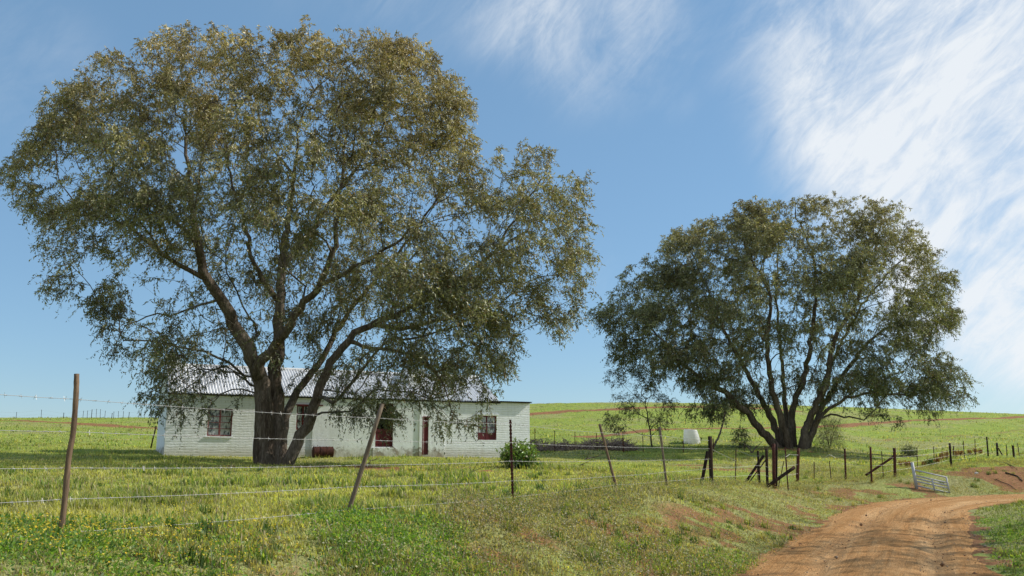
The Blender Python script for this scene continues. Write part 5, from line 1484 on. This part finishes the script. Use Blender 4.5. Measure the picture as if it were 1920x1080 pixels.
def blob(px, py, rp, st, inner=.25):
    d_ = ray(px, py); d_ = d_ / np.linalg.norm(d_)
    n_ = N('ShaderNodeVectorMath', operation='DISTANCE'); nt.links.new(dirv, n_.inputs[0]); n_.inputs[1].default_value = tuple(d_)
    mr = N('ShaderNodeMapRange', interpolation_type='SMOOTHSTEP'); nt.links.new(n_.outputs['Value'], mr.inputs[0])
    mr.inputs[1].default_value = rp / FPX; mr.inputs[2].default_value = rp * inner / FPX; mr.inputs[3].default_value = 0; mr.inputs[4].default_value = st
    return mr.outputs[0]
def cnoise(scale, rotz, stretch, detail, rough, dist):
    mp0 = N('ShaderNodeMapping'); nt.links.new(dirv, mp0.inputs['Vector']); mp0.inputs['Rotation'].default_value = (0, R(rotz), 0)
    mp = N('ShaderNodeMapping'); nt.links.new(mp0.outputs[0], mp.inputs['Vector']); mp.inputs['Scale'].default_value = stretch
    n_ = N('ShaderNodeTexNoise'); nt.links.new(mp.outputs[0], n_.inputs['Vector'])
    n_.inputs['Scale'].default_value = scale; n_.inputs['Detail'].default_value = detail; n_.inputs['Roughness'].default_value = rough; n_.inputs['Distortion'].default_value = dist
    return n_.outputs['Fac']
mask = None
for b_ in [(1760, 60, 420, .62), (1930, 330, 480, .85), (1880, 480, 230, .5), (1620, 180, 280, .38), (2300, 300, 700, .7), (1100, 55, 240, .52), (1330, 0, 230, .26), (800, 10, 200, .22), (50, 130, 210, .30), (1140, 510, 90, .22), (960, 30, 160, .26), (1270, 205, 60, .16), (600, -380, 450, .5)]:
    v_ = blob(*b_); mask = v_ if mask is None else Mth('ADD', mask, v_)
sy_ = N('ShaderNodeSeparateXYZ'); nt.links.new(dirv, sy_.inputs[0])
bk_fill = N('ShaderNodeMapRange', interpolation_type='SMOOTHSTEP'); nt.links.new(sy_.outputs['Y'], bk_fill.inputs[0])  # unseen cloud bank behind the camera, added for fill light
bk_fill.inputs[1].default_value = .15; bk_fill.inputs[2].default_value = -.45; bk_fill.inputs[3].default_value = 0; bk_fill.inputs[4].default_value = .88
mask = Mth('ADD', mask, bk_fill.outputs[0])
n1 = cnoise(5.2, 44, (1.0, 1.0, 1.9), 11, .62, .6); n2 = cnoise(17., 50, (.8, 1., 3.0), 11, .66, .7); n3 = cnoise(2.4, 20, (1, 1, 1.4), 5, .5, .4)
nz = Mth('ADD', Mth('ADD', Mth('MULTIPLY', n1, .55), Mth('MULTIPLY', n2, .30)), Mth('MULTIPLY', n3, .25))
def rng_(v, a_, b_, lo=0., hi=1.):
    m_ = N('ShaderNodeMapRange', interpolation_type='SMOOTHSTEP'); nt.links.new(v, m_.inputs[0])
    m_.inputs[1].default_value = a_; m_.inputs[2].default_value = b_; m_.inputs[3].default_value = lo; m_.inputs[4].default_value = hi
    return m_.outputs[0]
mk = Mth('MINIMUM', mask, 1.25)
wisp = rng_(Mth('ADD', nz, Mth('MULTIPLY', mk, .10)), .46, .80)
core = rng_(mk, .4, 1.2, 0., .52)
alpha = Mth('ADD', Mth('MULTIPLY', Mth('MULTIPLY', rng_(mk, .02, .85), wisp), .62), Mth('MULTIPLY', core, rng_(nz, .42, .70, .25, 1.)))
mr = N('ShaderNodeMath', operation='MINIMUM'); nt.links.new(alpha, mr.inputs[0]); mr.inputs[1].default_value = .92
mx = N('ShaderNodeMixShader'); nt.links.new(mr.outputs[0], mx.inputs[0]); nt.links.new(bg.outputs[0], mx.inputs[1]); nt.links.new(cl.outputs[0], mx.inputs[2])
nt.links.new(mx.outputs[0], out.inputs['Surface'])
scn.view_settings.view_transform = 'Standard'; scn.view_settings.look = 'None'; scn.view_settings.exposure = 0; scn.view_settings.gamma = 1
scn.cycles.max_bounces = 6; scn.cycles.transparent_max_bounces = 4
